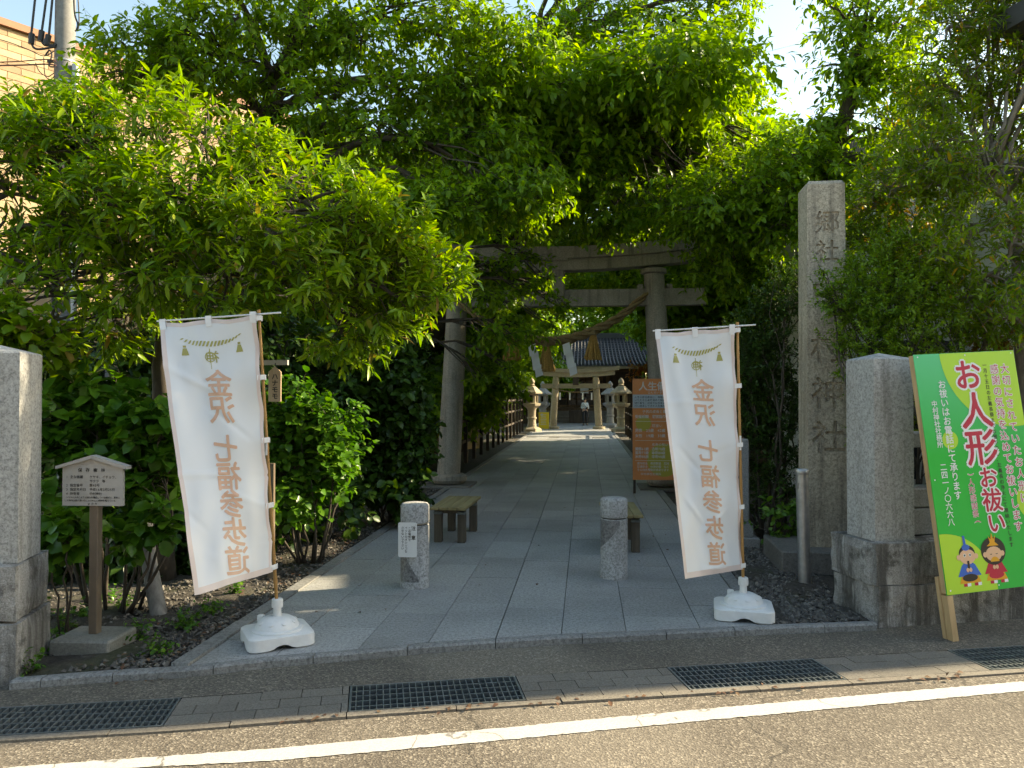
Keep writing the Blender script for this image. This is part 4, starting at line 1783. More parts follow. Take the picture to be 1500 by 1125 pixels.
# ------------------------------------------------------------------ utility pole
up = at(93, 300, 12.5)
po = thing('utility_pole', (up.x, up.y, 0), 'round concrete utility pole with black cables at the upper left', 'utility pole')
mb = MB()
mb.tube([(0, 0, 0), (0, 0, 5), (0, 0, 10.5)], [.19, .165, .135], 24)
mb.build('shaft', 'pole_concrete', po, smooth=True)
mb = MB()
mb.tube([(.21, -.06, 0), (.21, -.06, 7.05)], .055, 12)
mb.build('conduit', 'steel', po, smooth=True)
for dx, zc in ((-.045, 6.5), (.06, 6.45), (.02, 6.25)):
    mb = MB()
    mb.tube([(dx, -.175, 3.0), (dx, -.17, zc), (dx + .01, -.18, zc + .05)], [.035, .035, .05], 10)
    mb.build('cable_pipe', 'cable', po, smooth=True)
for zc in (7.1, 6.75, 5.75):
    mb = MB()
    mb.lathe([(.158, 0), (.166, .005), (.166, .03), (.158, .035)], (0, 0, zc), 24)
    mb.build('band', 'steel', po, smooth=True)
    mb = MB()
    mb.box((-.2, -.03, zc + .02), (.12, .05, .04))
    mb.build('clamp', 'cable', po)


def pw(px, py, dy=0.0):
    p = at(px, py, 12.5 + dy)
    return (p.x - up.x, p.y - up.y, p.z)


for pts in ([(58, -60), (48, 30), (46, 60), (54, 72), (82, 68)], [(76, -60), (62, 40), (60, 56), (66, 66), (82, 66)], [(82, -60), (72, 48), (69, 62), (74, 68), (82, 64)]):
    mb = MB()
    mb.tube(catmull([Vector(pw(*p, -.15)) for p in pts], 5), .018, 8)
    cb = mb.build('cable', 'cable', po, smooth='all')
    mb = MB()
    p, q = Vector(pw(*pts[2], -.15)), Vector(pw(*pts[1], -.15))
    mb.tube([p - (p - q).normalized() * .12, p + (p - q).normalized() * .05], .045, 8)
    mb.build('sleeve', 'cable', cb, smooth=True)
for pts, mt, r_ in (([(-80, 40), (0, 58), (40, 72), (64, 82), (80, 74)], 'cable', .008), ([(-200, 94), (0, 91), (66, 87), (82, 90)], 'wire_red', .009), ([(-200, 96), (0, 96), (66, 94), (82, 96)], 'wire_red', .012),
                    ([(52, 92), (58, 105), (70, 112), (80, 106)], 'cable', .007), ([(64, 84), (66, 110), (74, 116), (81, 110)], 'cable', .007), ([(66, 82), (72, 74), (76, 80), (72, 96), (80, 98)], 'cable', .012),
                    ([(107, -60), (109, 15), (114, 35), (112, 44)], 'cable', .014), ([(110, -60), (116, 30), (110, 46)], 'cable', .010)):
    mb = MB()
    mb.tube(catmull([Vector(pw(*p, -.2)) for p in pts], 6), r_, 6)
    mb.build('wire', mt, po, smooth='all')

# ================================================================== BANNERS
def banner(base_px, top_px, Yb, TL, TR, BL, BR, label, rzb, seed, base_lab):
    """TL.. are world points of the cloth corners."""
    gb = gp(*base_px)
    bx, by = gb.x, gb.y
    rt = thing('nobori_banner', (bx, by, 0), label, 'banner', 'white nobori banners beside the path')
    tpw = Vector(top_px)
    # weighted plastic base
    rb = MB()
    n = 6
    prof = rrect(.43, .40, .06, 5)
    hgt = .085
    vs_, fs_ = [], []
    m = len(prof)
    for s, z in ((1.0, .0), (1.0, hgt - .02), (.985, hgt - .004), (.94, hgt)):
        vs_ += [(x * s, y * s, z) for x, y in prof]
    # foot hollows: lift the lower rim in the middle of each side
    for i, (x, y) in enumerate(prof):
        pass
    for k in range(3):
        for i in range(m):
            j = (i + 1) % m
            fs_.append((k * m + i, k * m + j, (k + 1) * m + j, (k + 1) * m + i))
    fs_.append(tuple(3 * m + i for i in range(m)))
    sub = MB()
    # finer outline so that the side hollows can be shaped
    fine = []
    for (x0, y0), (x1, y1) in zip(prof, prof[1:] + prof[:1]):
        k = max(1, int(math.hypot(x1 - x0, y1 - y0) / .03))
        for q in range(k):
            fine.append((lerp(x0, x1, q / k), lerp(y0, y1, q / k)))
    m = len(fine)

    def lift(x, y):
        d = min(abs(x) if abs(y) > .19 else 9, abs(y) if abs(x) > .20 else 9)
        return .032 * max(0, 1 - (d / .075) ** 2)
    vs_, fs_ = [], []
    for s, zf in ((.97, 0), (1.0, .006), (1.0, .065), (.99, .08), (.95, .086)):
        for x, y in fine:
            z = max(zf, lift(x, y) + zf * .2) if zf < .05 else zf
            vs_.append((x * s, y * s, z + .002))
    for k in range(4):
        for i in range(m):
            j = (i + 1) % m
            fs_.append((k * m + i, k * m + j, (k + 1) * m + j, (k + 1) * m + i))
    fs_.append(tuple(4 * m + i for i in range(m)))
    sub.add(vs_, fs_)
    bs = sub.build('base', 'white_plastic', rt, smooth=True)
    bs.rotation_euler = (0, 0, rzb)
    dm = MB()
    dm.lathe([(.168, .084), (.168, .098), (.155, .106), (.145, .106), (.138, .125), (.118, .15), (.085, .168), (.05, .174), (.01, .175)], (0, 0, 0), 32)
    dome = dm.build('dome', 'white_plastic', bs, smooth=True)
    for i in range(5):
        a = R(200 + 40 * i)
        q = MB()
        q.lathe([(.008, .0), (.016, .003), (.016, .008), (.006, .010)], (0, 0, 0), 12)
        stud = q.build('stud', 'white_plastic', bs, smooth=True)
        stud.location = (.118 * math.cos(a), .118 * math.sin(a), .143)
        stud.rotation_euler = (0, R(38), a)
    q = MB()
    q.lathe([(.026, 0), (.026, .035), (.02, .04)], (-.09, .09, .13), 12)
    q.build('filler_cap', 'white_plastic', bs, smooth=True)
    q = MB()
    q.lathe([(.028, .17), (.026, .23), (.036, .232), (.038, .25), (.036, .285), (.03, .29)], (0, 0, 0), 20)
    q.build('socket', 'white_plastic', bs, smooth=True)
    # pole with nodes
    p0, p1 = Vector((bx, by, .2)), tpw
    pts, rad = [], []
    for i in range(41):
        t = i / 40
        pts.append(p0.lerp(p1, t))
        rad.append(.0115 * (1 - .15 * t) * (1.22 if i % 9 == 4 else 1))
    q = MB()
    q.tube(pts, rad, 10)
    q.build('pole', 'bamboo', rt, smooth=True, world=True)
    q = MB()
    a = p0.lerp(p1, .545)
    q.box((a.x - .001, a.y - .012, a.z), (.013, .006, .11))
    q.build('sticker', 'white_tape', rt, world=True)
    # cross bar
    dirx = (TR - TL).normalized()
    q = MB()
    q.tube([TL + Vector((0, 0, .012)) - dirx * .02, TR + Vector((0, 0, .012)) + dirx * .16], .006, 8)
    q.build('crossbar', 'white_plastic', rt, smooth=True, world=True)
    # cloth
    rs = random.Random(seed)
    ph = [rs.uniform(0, 6.28) for _ in range(8)]
    nrm = (TR - TL).cross(BL - TL).normalized()
    if nrm.y > 0:
        nrm = -nrm

    wm_ = .65
    creases = []
    for cv in (.245, .49, .745, .985, .02, .3, .6, .8):
        a_ = rs.uniform(R(150), R(235))
        creases.append((rs.uniform(.75, 1.0) if cv not in (.3, .6, .8) else rs.uniform(.2, .6), cv, math.cos(a_), math.sin(a_), rs.uniform(.25, .6), rs.uniform(-.010, .012)))

    def surf(u, v, h=0.0):
        """u 0..1 left to right, v 0..1 top to bottom."""
        p = TL.lerp(TR, u).lerp(BL.lerp(BR, u), v)
        vv = v
        env = (1 - u) ** .6 * min(1, v * 4 + .15)
        f = .018 * math.sin(7.0 * u + 2.2 * v + ph[0]) * env
        f += .009 * math.sin(15 * (u * .8 - v * .45) + ph[1]) * (.35 + .65 * env)
        f += .007 * math.sin(24 * (u * .6 + v * .9) + ph[2]) * (.3 + env * .7) * math.sin(5 * v + ph[3])
        f += .003 * math.sin(38 * (u * .75 - v * .35) + 3 * math.sin(4 * v + ph[4]) + ph[5]) * (.4 + .6 * math.sin(6 * v + 3 * u + ph[6]))
        for cu, cv, cdx, cdy, cl_, ca in creases:
            du, dv = (u - cu) * wm_, (v - cv) * 1.8
            al = du * cdx + dv * cdy
            ac = -du * cdy + dv * cdx
            if 0 < al < cl_:
                f += ca * math.exp(-(ac / (.012 + .03 * al)) ** 2) * math.sin(math.pi * al / cl_) ** .6
        tugs = [0.0, .245, .49, .745, 1.0]
        dn = min(abs(v - t) for t in tugs)
        f += .016 * math.cos(2 * math.pi * v / .248) * u ** 3
        p = p + nrm * (f + h)
        edge = u ** 8
        p = p - (TR - TL) * edge * (.018 * math.sin(math.pi * min(1, dn / .124)) if dn < .124 else .018) * 0.6
        tl_ = (1 - v) ** 10 * .012 * (1 - math.cos(4 * math.pi * u)) / 2
        p.z -= tl_
        return p
    NU, NV = 40, 100
    HU, HV = .045, .017

    def grid(u0, u1, v0, v1, nu, nv, h):
        g = MB()
        vs_ = [surf(lerp(u0, u1, i / nu), lerp(v0, v1, j / nv), h) for j in range(nv + 1) for i in range(nu + 1)]
        g.add(vs_, [(j * (nu + 1) + i, j * (nu + 1) + i + 1, (j + 1) * (nu + 1) + i + 1, (j + 1) * (nu + 1) + i) for j in range(nv) for i in range(nu)])
        return g
    clo = grid(0, 1, 0, 1, NU, NV, 0).build('cloth', 'banner_cloth', rt, smooth='all', world=True, fix=False)
    for (u0, u1, v0, v1, nu, nv) in ((0, HU, 0, 1, 2, NV), (1 - HU, 1, 0, 1, 2, NV), (HU, 1 - HU, 0, HV, NU, 2), (HU, 1 - HU, 1 - HV * 1.3, 1, NU, 2)):
        grid(u0, u1, v0, v1, nu, nv, .0015).build('hem', 'banner_hem', clo, smooth='all', world=True, fix=False)
    # lettering seen from behind, so mirrored
    wm = (TR - TL).length
    hm = ((BL - TL).length + (BR - TR).length) / 2

    def sheet(x, y, h):
        return surf(x / wm, -y / hm, .0028 + h)

    def cutup(mb, step):
        bm = bmesh.new()
        me = bpy.data.meshes.new('t')
        me.from_pydata(mb.v, [], mb.f)
        bm.from_mesh(me)
        bpy.data.meshes.remove(me)
        xs = [p[0] for p in mb.v]
        ys = [p[1] for p in mb.v]
        for ax, lo_, hi_ in ((0, min(xs), max(xs)), (1, min(ys), max(ys))):
            k = lo_ + step
            while k < hi_:
                no = Vector((ax == 0, ax == 1, 0))
                bmesh.ops.bisect_plane(bm, geom=bm.verts[:] + bm.edges[:] + bm.faces[:], plane_co=no * k, plane_no=no)
                k += step
        bm.verts.index_update()
        out = MB()
        out.add([sheet(v.co.x, v.co.y, v.co.z) for v in bm.verts], [[v.index for v in f.verts] for f in bm.faces])
        bm.free()
        return out
    flat = lambda x, y, h: (x, y, h)
    spots = [('金', .262), ('沢', .365), ('七', .515), ('福', .618), ('参', .722), ('歩', .826), ('道', .93)]
    for k, (ch, v) in enumerate(spots):
        g = MB()
        put_glyph(g, ch, wm * (.535 + .02 * v), -hm * (v - .005), wm * .285, flat, off=.022, mirror=True, shear=.10)
        cutup(g, .02).build('character', 'banner_orange', clo, world=True, fix=False)
    g = MB()
    put_glyph(g, '神', wm * .50, -hm * .150, wm * .13, flat, off=.012, mirror=True)
    cx, cy = wm * .478, -hm * .150
    ring = []
    for i in range(20):
        a0, a1 = 2 * math.pi * i / 20, 2 * math.pi * (i + 1) / 20
        g.add([(cx + r_ * math.cos(a) , cy + r_ * math.sin(a), 0) for a in (a0, a1) for r_ in (.030, .036)], [(0, 1, 3, 2)])
    g.add([(cx - .003, cy + .06, 0), (cx + .003, cy + .06, 0), (cx + .002, cy - .085, 0), (cx - .001, cy - .085, 0)], [(0, 1, 2, 3)])
    cutup(g, .02).build('emblem', 'banner_olive', clo, world=True, fix=False)
    g = MB()
    for i in range(17):
        t = i / 16
        x = lerp(.20, .80, t) * wm
        y = -hm * (.068 + .030 * (1 - (2 * t - 1) ** 2)) + (.0 if t < .5 else .008 * (t - .5))
        th = .006 + .013 * (1 - (2 * t - 1) ** 2)
        g.add([(x - .012, y - th, 0), (x + .002, y - th, 0), (x + .018, y + th, 0), (x + .004, y + th, 0)], [(0, 1, 2, 3)])
    cutup(g, .02).build('rope_motif', 'banner_olive', clo, world=True, fix=False)['kind'] = 'stuff'
    for t in (.22, .79):
        g = MB()
        x, y = t * wm, -hm * .118
        g.add([(x - .026, y - .03, 0), (x + .026, y - .03, 0), (x + .012, y + .022, 0), (x - .012, y + .022, 0)], [(0, 1, 2, 3)])
        g.add([(x - .010, y + .026, 0), (x + .010, y + .026, 0), (x + .010, y + .042, 0), (x - .010, y + .042, 0)], [(0, 1, 2, 3)])
        cutup(g, .02).build('tassel_motif', 'banner_olive', clo, world=True, fix=False)
    # loops: three over the bar, five round the pole
    for u in (.03, .5, .965):
        q = surf(u, .0)
        lo_ = surf(u, .03, .004)
        m2 = MB()
        hw = dirx * .021
        topz = Vector((0, 0, .022))
        m2.add([lo_ - hw, lo_ + hw, q + hw + nrm * .010, q - hw + nrm * .010, q + hw + topz + nrm * .008, q - hw + topz + nrm * .008, q + hw + topz - nrm * .010, q - hw + topz - nrm * .010, lo_ + hw - nrm * .012, lo_ - hw - nrm * .012],
               [(0, 1, 2, 3), (3, 2, 4, 5), (5, 4, 6, 7), (7, 6, 8, 9)])
        m2.build('loop', 'white_tape', rt, world=True)
    for v in (.012, .245, .49, .745, .985):
        a = surf(.965, v, .004)
        zz_ = a.z
        t = (zz_ - p0.z) / (p1.z - p0.z)
        b = p0.lerp(p1, t) + Vector((.018, -.0, 0))
        m2 = MB()
        fr_ = Vector((0, -.016, 0))
        hz = Vector((0, 0, .017))
        a2 = Vector((a.x, min(a.y, b.y), a.z))
        m2.add([a - hz, a + hz, b + fr_ - hz + Vector((0, 0, .004)), b + fr_ + hz + Vector((0, 0, .004)), b - fr_ - hz, b - fr_ + hz, a - hz - nrm * .01, a + hz - nrm * .01], [(0, 2, 3, 1), (2, 4, 5, 3), (4, 6, 7, 5)])
        m2.build('loop', 'white_tape', rt, world=True)
    return rt


V = Vector
YL = 5.2
banner((406, 940), at(379, 454, YL), YL, at(234, 473, YL), at(377, 463, YL - .01), at(284, 872, 4.62), at(401, 838, YL - .03), 'white mirrored-text banner on a bamboo pole before the left shrubs', R(28), 3, 'left')
YR = 5.86
banner((1089, 902), at(1080, 472, YR), YR, at(960, 487, YR), at(1076, 480, YR - .01), at(1004, 848, 5.42), at(1088, 834, YR - .03), 'white mirrored-text banner on a bamboo pole overlapping the orange board', R(-14), 8, 'right')

# ================================================================== GREEN BOARD
gb0, gb1 = gp(1396, 940, SZ), at(1337, 520, 5.58)
e1 = SD.copy()
ez = (gb1 - gb0)
LEN = ez.length
ez.normalize()
e1 = (e1 - ez * e1.dot(ez)).normalized()
e2 = e1.cross(ez)                      # pointing away from or towards the street
if e2.y > 0:
    e2 = -e2
grn = thing('festival_board', (gb0.x, gb0.y, SZ), 'bright green doll-blessing board leaning on the gate wall', 'sign board')
BW, BZ0, BZ1 = .86, LEN * .155, LEN


def gpb(x, y, h):
    return gb0 + e1 * x + ez * y + e2 * h


def gbox(x0, x1, y0, y1, h0, h1):
    mb = MB()
    vs_ = [gpb(x, y, h) for x in (x0, x1) for y in (y0, y1) for h in (h0, h1)]
    return mb.add(vs_, [(0, 1, 3, 2), (4, 6, 7, 5), (0, 4, 5, 1), (2, 3, 7, 6), (0, 2, 6, 4), (1, 5, 7, 3)])


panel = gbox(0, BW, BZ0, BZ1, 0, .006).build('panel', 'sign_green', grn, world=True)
for x0, x1 in ((.004, .044), (BW - .044, BW - .004)):
    gbox(x0, x1, BZ0 + .01, BZ1 - .004, -.05, -.001).build('batten', 'pine_wood', grn, world=True)
for x0, x1 in ((-.006, .046), (BW - .046, BW + .006)):
    gbox(x0, x1, .0, BZ0 + .12, -.085, -.052).build('leg', 'pine_wood', grn, world=True)
gbox(.0, .046, .0, BZ0 - .004, -.05, .004).build('leg', 'pine_wood', grn, world=True)
gbox(.045, BW - .045, BZ1 - .05, BZ1 - .008, -.05, -.001).build('batten', 'pine_wood', grn, world=True)
gbox(.045, BW - .045, BZ0 + .012, BZ0 + .05, -.05, -.001).build('batten', 'pine_wood', grn, world=True)


def clipdisc(cx, cy, r, h, mat, name='print_shape'):
    """a printed disc clipped to the panel."""
    bm = bmesh.new()
    vv = [bm.verts.new((cx + r * math.cos(2 * math.pi * i / 64), cy + r * math.sin(2 * math.pi * i / 64), 0)) for i in range(64)]
    bm.faces.new(vv)
    for co, no in (((.002, 0, 0), (-1, 0, 0)), ((BW - .002, 0, 0), (1, 0, 0)), ((0, BZ0 + .002, 0), (0, -1, 0)), ((0, BZ1 - .002, 0), (0, 1, 0))):
        bmesh.ops.bisect_plane(bm, geom=bm.verts[:] + bm.edges[:] + bm.faces[:], plane_co=Vector(co), plane_no=Vector(no), clear_outer=True)
    bm.verts.index_update()
    mb = MB()
    mb.add([gpb(v.co.x, v.co.y, h) for v in bm.verts], [[v.index for v in f.verts] for f in bm.faces])
    bm.free()
    return mb.build(name, mat, panel, world=True)


def disc(mb, cx, cy, rx, ry, h, n=28, a0=0, a1=360):
    k = len(mb.v)
    pts = [(cx + rx * math.cos(R(lerp(a0, a1, i / n))), cy + ry * math.sin(R(lerp(a0, a1, i / n)))) for i in range(n if a1 - a0 == 360 else n + 1)]
    mb.add([gpb(x, y, h) for x, y in pts], [tuple(range(len(pts)))])


def poly(mb, pts, h):
    mb.add([gpb(x, y, h) for x, y in pts], [tuple(range(len(pts)))])


HT = BZ1 - BZ0
clipdisc(.78, BZ1 - .0, .565, .0072, 'lime_print')
clipdisc(.205, BZ1 - .47 * HT + .17, .065, .0072, 'lime_print')
clipdisc(.02, BZ0 + .02, .40, .0072, 'lime_print')
clipdisc(.84, BZ0 + .60, .15, .0072, 'lime_print')
fg = lambda h: (lambda x, y, _h: gpb(x, y, h + _h))
for off, mt, h in ((.085, 'white_print', .0080), (.022, 'red_print', .0088)):
    mb = MB()
    for ch, cx, cy, s in (('お', .43, BZ1 - .10 * HT, .225), ('人', .455, BZ1 - .255 * HT, .265), ('形', .455, BZ1 - .412 * HT, .26), ('お', .475, BZ1 - .54 * HT, .155), ('祓', .480, BZ1 - .635 * HT, .165), ('い', .487, BZ1 - .73 * HT, .15)):
        put_glyph(mb, ch, cx, cy, s, fg(h), off=off)
    mb.build('main_lettering', mt, panel, world=True, fix=False)
for off, mt, h in ((.07, 'white_print', .0080), (.0, 'red_print', .0088)):
    mb = MB()
    column(mb, '大切にされていたお人形に', .755, BZ1 - .10, .072, fg(h), 1.2, off=off)
    column(mb, '感謝の気持を込めてお祓いします', .665, BZ1 - .10, .072, fg(h), 1.14, off=off)
    mb.build('side_lettering', mt, panel, world=True, fix=False)
for off, mt, h in ((.045, 'white_print', .0080), (.0, 'red_print', .0088)):
    mb = MB()
    column(mb, '（人形感謝祭）', .325, BZ1 - .505 * HT, .052, fg(h), 1.08, off=off)
    mb.build('festival_name', mt, panel, world=True, fix=False)
mb = MB()
column(mb, '一月十五日の左義長祭までお預かりし、左義長の浄火にて焼納いたします', .585, BZ1 - .05 * HT, .034, fg(.0084), 1.2, off=.015)
mb.build('small_lettering', 'ink', panel, world=True, fix=False)
mb = MB()
column(mb, 'お祓いはお電話にて承ります', .20, BZ1 - .115 * HT, .064, fg(.0084), 1.04, off=.018)
column(mb, '中村神社社務所', .115, BZ1 - .2 * HT, .048, fg(.0084), 1.02, off=.018)
column(mb, '二四一ノ〇六六八', .115, BZ1 - .465 * HT, .054, fg(.0084), 1.03, off=.018)
mb.build('phone_lettering', 'white_print', panel, world=True, fix=False)['kind'] = 'stuff'


def doll(cx, cy, robe, boy):
    k = .0080
    def put(name, mat, fn):
        mb = MB()
        fn(mb)
        mb.build(name, mat, panel, world=True, fix=False)
    put('doll_mat', 'gold_print', lambda m: poly(m, [(cx - .088, cy + .022), (cx + .088, cy + .022), (cx + .062, cy + .085), (cx - .062, cy + .085)], k))

    for i in (1, 2, 4, 5):
        put('doll_stripe', 'red_print' if i % 3 == 1 else 'white_print', lambda m: poly(m, [(cx - .088 + i * .0294, cy), (cx - .088 + (i + 1) * .0294, cy), (cx - .088 + (i + 1) * .0294, cy + .021), (cx - .088 + i * .0294, cy + .021)], k))
    put('doll_robe', robe, lambda m: poly(m, [(cx - .095, cy + .07), (cx + .095, cy + .07), (cx + .055, cy + .145), (cx + .03, cy + .165), (cx - .03, cy + .165), (cx - .055, cy + .145)], k + .0005))
    put('doll_skirt', 'black_print' if boy else 'red_print', lambda m: disc(m, cx, cy + .058, .062, .026, k + .0009))
    if boy:
        put('doll_hair', 'black_print', lambda m: disc(m, cx, cy + .225, .066, .058, k + .0009))
    else:
        put('doll_hair', 'black_print', lambda m: disc(m, cx, cy + .225, .102, .098, k + .0009))
    put('doll_ear', 'skin_print', lambda m: [disc(m, cx + s * .072, cy + .203, .017, .019, k + .0012) for s in (-1, 1)])
    put('doll_face', 'skin_print', lambda m: disc(m, cx, cy + .203, .066, .052, k + .0016))
    if boy:
        put('doll_eye', 'white_print', lambda m: [disc(m, cx + s * .022, cy + .214, .010, .012, k + .0020) for s in (-1, 1)])
        put('doll_eye', 'black_print', lambda m: [disc(m, cx + s * .022, cy + .214, .006, .007, k + .0024) for s in (-1, 1)])
        put('doll_flute', 'black_print', lambda m: poly(m, [(cx - .009, cy + .10), (cx + .009, cy + .10), (cx + .009, cy + .175), (cx - .009, cy + .175)], k + .0022))
        put('doll_cap', 'blue_print', lambda m: (disc(m, cx - .005, cy + .268, .032, .022, k + .0020), poly(m, [(cx - .02, cy + .27), (cx + .002, cy + .27), (cx - .004, cy + .35), (cx - .022, cy + .35)], k + .0022)))
    else:
        put('doll_eye', 'black_print', lambda m: [disc(m, cx + s * .024, cy + .205, .010, .005, k + .0020, 10, 180, 360) for s in (-1, 1)])
        put('doll_fan', 'gold_print', lambda m: disc(m, cx + .002, cy + .15, .036, .034, k + .0022, 16, 0, 180))
        put('doll_crown', 'gold_print', lambda m: (poly(m, [(cx - .05, cy + .26), (cx + .05, cy + .26), (cx + .02, cy + .285), (cx + .03, cy + .335), (cx + .012, cy + .305), (cx, cy + .35), (cx - .012, cy + .305), (cx - .03, cy + .335), (cx - .02, cy + .285)], k + .0022)))
    put('doll_hand', 'skin_print', lambda m: [disc(m, cx + s * .012, cy + .112, .012, .015, k + .0026) for s in (-1, 1)])


doll(.205, BZ0 + .045, 'blue_print', True)
doll(.425, BZ0 + .045, 'red_print', False)
mb = MB()
for x, y in ((.03, BZ1 - .02), (BW / 2, BZ1 - .02), (BW - .03, BZ1 - .02), (.03, BZ0 + .03), (BW / 2, BZ0 + .03), (.03, BZ0 + .8)):
    disc(mb, x, y, .006, .006, .0092, 10)
mb.build('screws', 'white_print', panel, world=True, fix=False)['kind'] = 'stuff'

# ================================================================== ORANGE BOARD
c = gp(927, 723)
ob = thing('rites_board', (c.x, c.y, 0), 'orange rites information board half hidden by the right banner', 'sign board', rz=R(-4))
OW, O0, O1 = .92, .235, 1.955
mb = MB()
mb.box((OW / 2, 0, (O0 + O1) / 2), (OW, .03, O1 - O0))
opan = mb.build('panel', 'orange_print', ob)
for x in (.03, OW - .03):
    mb = MB()
    mb.box((x, .035, .97), (.04, .04, 1.94))
    mb.build('leg', 'dark_wood', ob)
fo = lambda h: (lambda x, y, _h: (x, -.015 - h - _h, y))


def orect(x0, x1, z0, z1, mat, h=.0012, name='print_band'):
    mb = MB()
    mb.add([(x0, -.015 - h, z0), (x1, -.015 - h, z0), (x1, -.015 - h, z1), (x0, -.015 - h, z1)], [(0, 1, 2, 3)])
    mb.build(name, mat, opan, fix=False)


orect(.0, OW, O1 - .50, O1 - .27, 'grey_print')
for cx, cz, r in ((.18, O1 - .76, .13), (.52, O1 - 1.385, .28)):
    mb = MB()
    mb.add([(cx + r * math.cos(i * .1963), -.0162, cz + r * math.sin(i * .1963)) for i in range(32)], [tuple(range(32))])
    mb.build('print_disc', 'ochre_print', opan, fix=False)
for z in (.725, 1.05, 1.39):
    orect(.04, OW - .04, O1 - z - .003, O1 - z + .003, 'pale_print', .002, 'print_rule')
mb = MB()
row(mb, '人生儀礼', .10, O1 - .13, .155, fo(.002), 1.0, off=.02)
row(mb, 'じんせいぎれい', .25, O1 - .235, .045, fo(.002), 1.1, off=.01)
row(mb, '子供の成長と健康', .16, O1 - .56, .055, fo(.002), 1.05, off=.01)
row(mb, '安産祈願', .04, O1 - .645, .06, fo(.0024), .95, off=.02)
row(mb, '初宮詣り', .33, O1 - .645, .06, fo(.0024), .95, off=.02)
row(mb, '厄祓い', .32, O1 - .80, .055, fo(.002), 1.1, off=.01)
row(mb, '男性　25歳　42歳　61歳', .04, O1 - .88, .06, fo(.0024), 1.0, off=.02)
row(mb, '女性　19歳　33歳　37歳', .04, O1 - .97, .06, fo(.0024), 1.0, off=.02)
row(mb, '長寿の祝い', .32, O1 - 1.12, .05, fo(.0024), 1.1, off=.01)
for i, tx in enumerate(('還暦61歳　古希70歳', '喜寿77歳　傘寿80歳', '米寿88歳　卒寿90歳')):
    row(mb, tx, .04, O1 - 1.195 - i * .065, .056, fo(.0024), .95, off=.02)
for i, tx in enumerate(('家内安全　商売繁盛　厄除', '交通安全　合格祈願　など', 'その他各種御祈祷承ります')):
    row(mb, tx, .07, O1 - 1.44 - i * .055, .045, fo(.0024), 1.0, off=.01)
row(mb, '中村神社社務所', .13, O1 - 1.62, .045, fo(.002), 1.1, off=.01)
mb.build('lettering', 'pale_print', opan, fix=False)
mb = MB()
for i, tx in enumerate(('人生の節目節目に、神様のご加護を', 'いただき心身を清めて感謝の心を表', '諸行事を、日本では古来より大切に', '行い継承してきた人生儀礼と言いま')):
    row(mb, tx, .03, O1 - .315 - i * .05, .04, fo(.002), 1.08, off=.005)
mb.build('small_lettering', 'ink', opan, fix=False)

# ================================================================== FAR END OF THE PATH
# second torii
t2 = thing('torii', pth(-.47, 39.4), 'smaller stone torii far down the path before the hall', 'torii', rz=-PA)
for s in (-1, 1):
    mb = MB()
    mb.tube([(s * lerp(1.30, 1.12, t), 0, lerp(0, 2.95, t)) for t in (0, .5, 1)], [.21, .195, .18], 16)
    pl_ = mb.build('pillar', 'lantern_stone', t2, smooth=True)
    mb = MB()
    mb.lathe([(.2, 0), (.36, .01), (.36, .13), (.23, .17)], (s * 1.3, 0, 0), 16)
    mb.build('base_ring', 'lantern_stone', pl_, smooth=True)


def beam2(root, x0, x1, zf, hh, dp, name, mat):
    mb = MB()
    n = 16
    vs_, fs_ = [], []
    for i in range(n + 1):
        x = lerp(x0, x1, i / n)
        z = zf(x)
        vs_ += [(x, -dp / 2, z), (x, dp / 2, z), (x, dp / 2, z + hh), (x, -dp / 2, z + hh)]
    for i in range(n):
        for k in range(4):
            k2 = (k + 1) % 4
            fs_.append((i * 4 + k, i * 4 + k2, i * 4 + 4 + k2, i * 4 + 4 + k))
    fs_ += [(0, 1, 2, 3), (n * 4 + 3, n * 4 + 2, n * 4 + 1, n * 4)]
    mb.add(vs_, fs_)
    return mb.build(name, mat, root)


beam2(t2, -1.95, 1.95, lambda x: 2.30, .27, .2, 'tie_beam', 'lantern_stone')
beam2(t2, -2.2, 2.2, lambda x: 2.93 + .03 * x * x, .24, .34, 'lower_lintel', 'lantern_stone')
beam2(t2, -2.45, 2.45, lambda x: 3.175 + .03 * x * x, .22, .46, 'top_lintel', 'lantern_stone')
mb = MB()
mb.box((0, -.05, 2.75), (.34, .2, .5), bev=.02)
mb.build('plaque', 'dark_wood', t2)
t2.scale = (.9, .9, .9)
r2 = thing('sacred_rope', pth(-.47, 39.1, 2.0), 'thin dark rope with paper strips on the far torii', 'rope', rz=-PA)
mb = MB()
mb.tube([(lerp(-1.2, 1.2, i / 12), 0, .1 - .22 * (1 - (2 * i / 12 - 1) ** 2)) for i in range(13)], .028, 6)
mb.build('strand', 'rope_straw', r2, smooth='all')
for x in (-.8, -.3, .35, .8):
    mb = MB()
    mb.box((x, 0, -.33), (.07, .01, .36))
    mb.build('paper_strip', 'paper', r2)


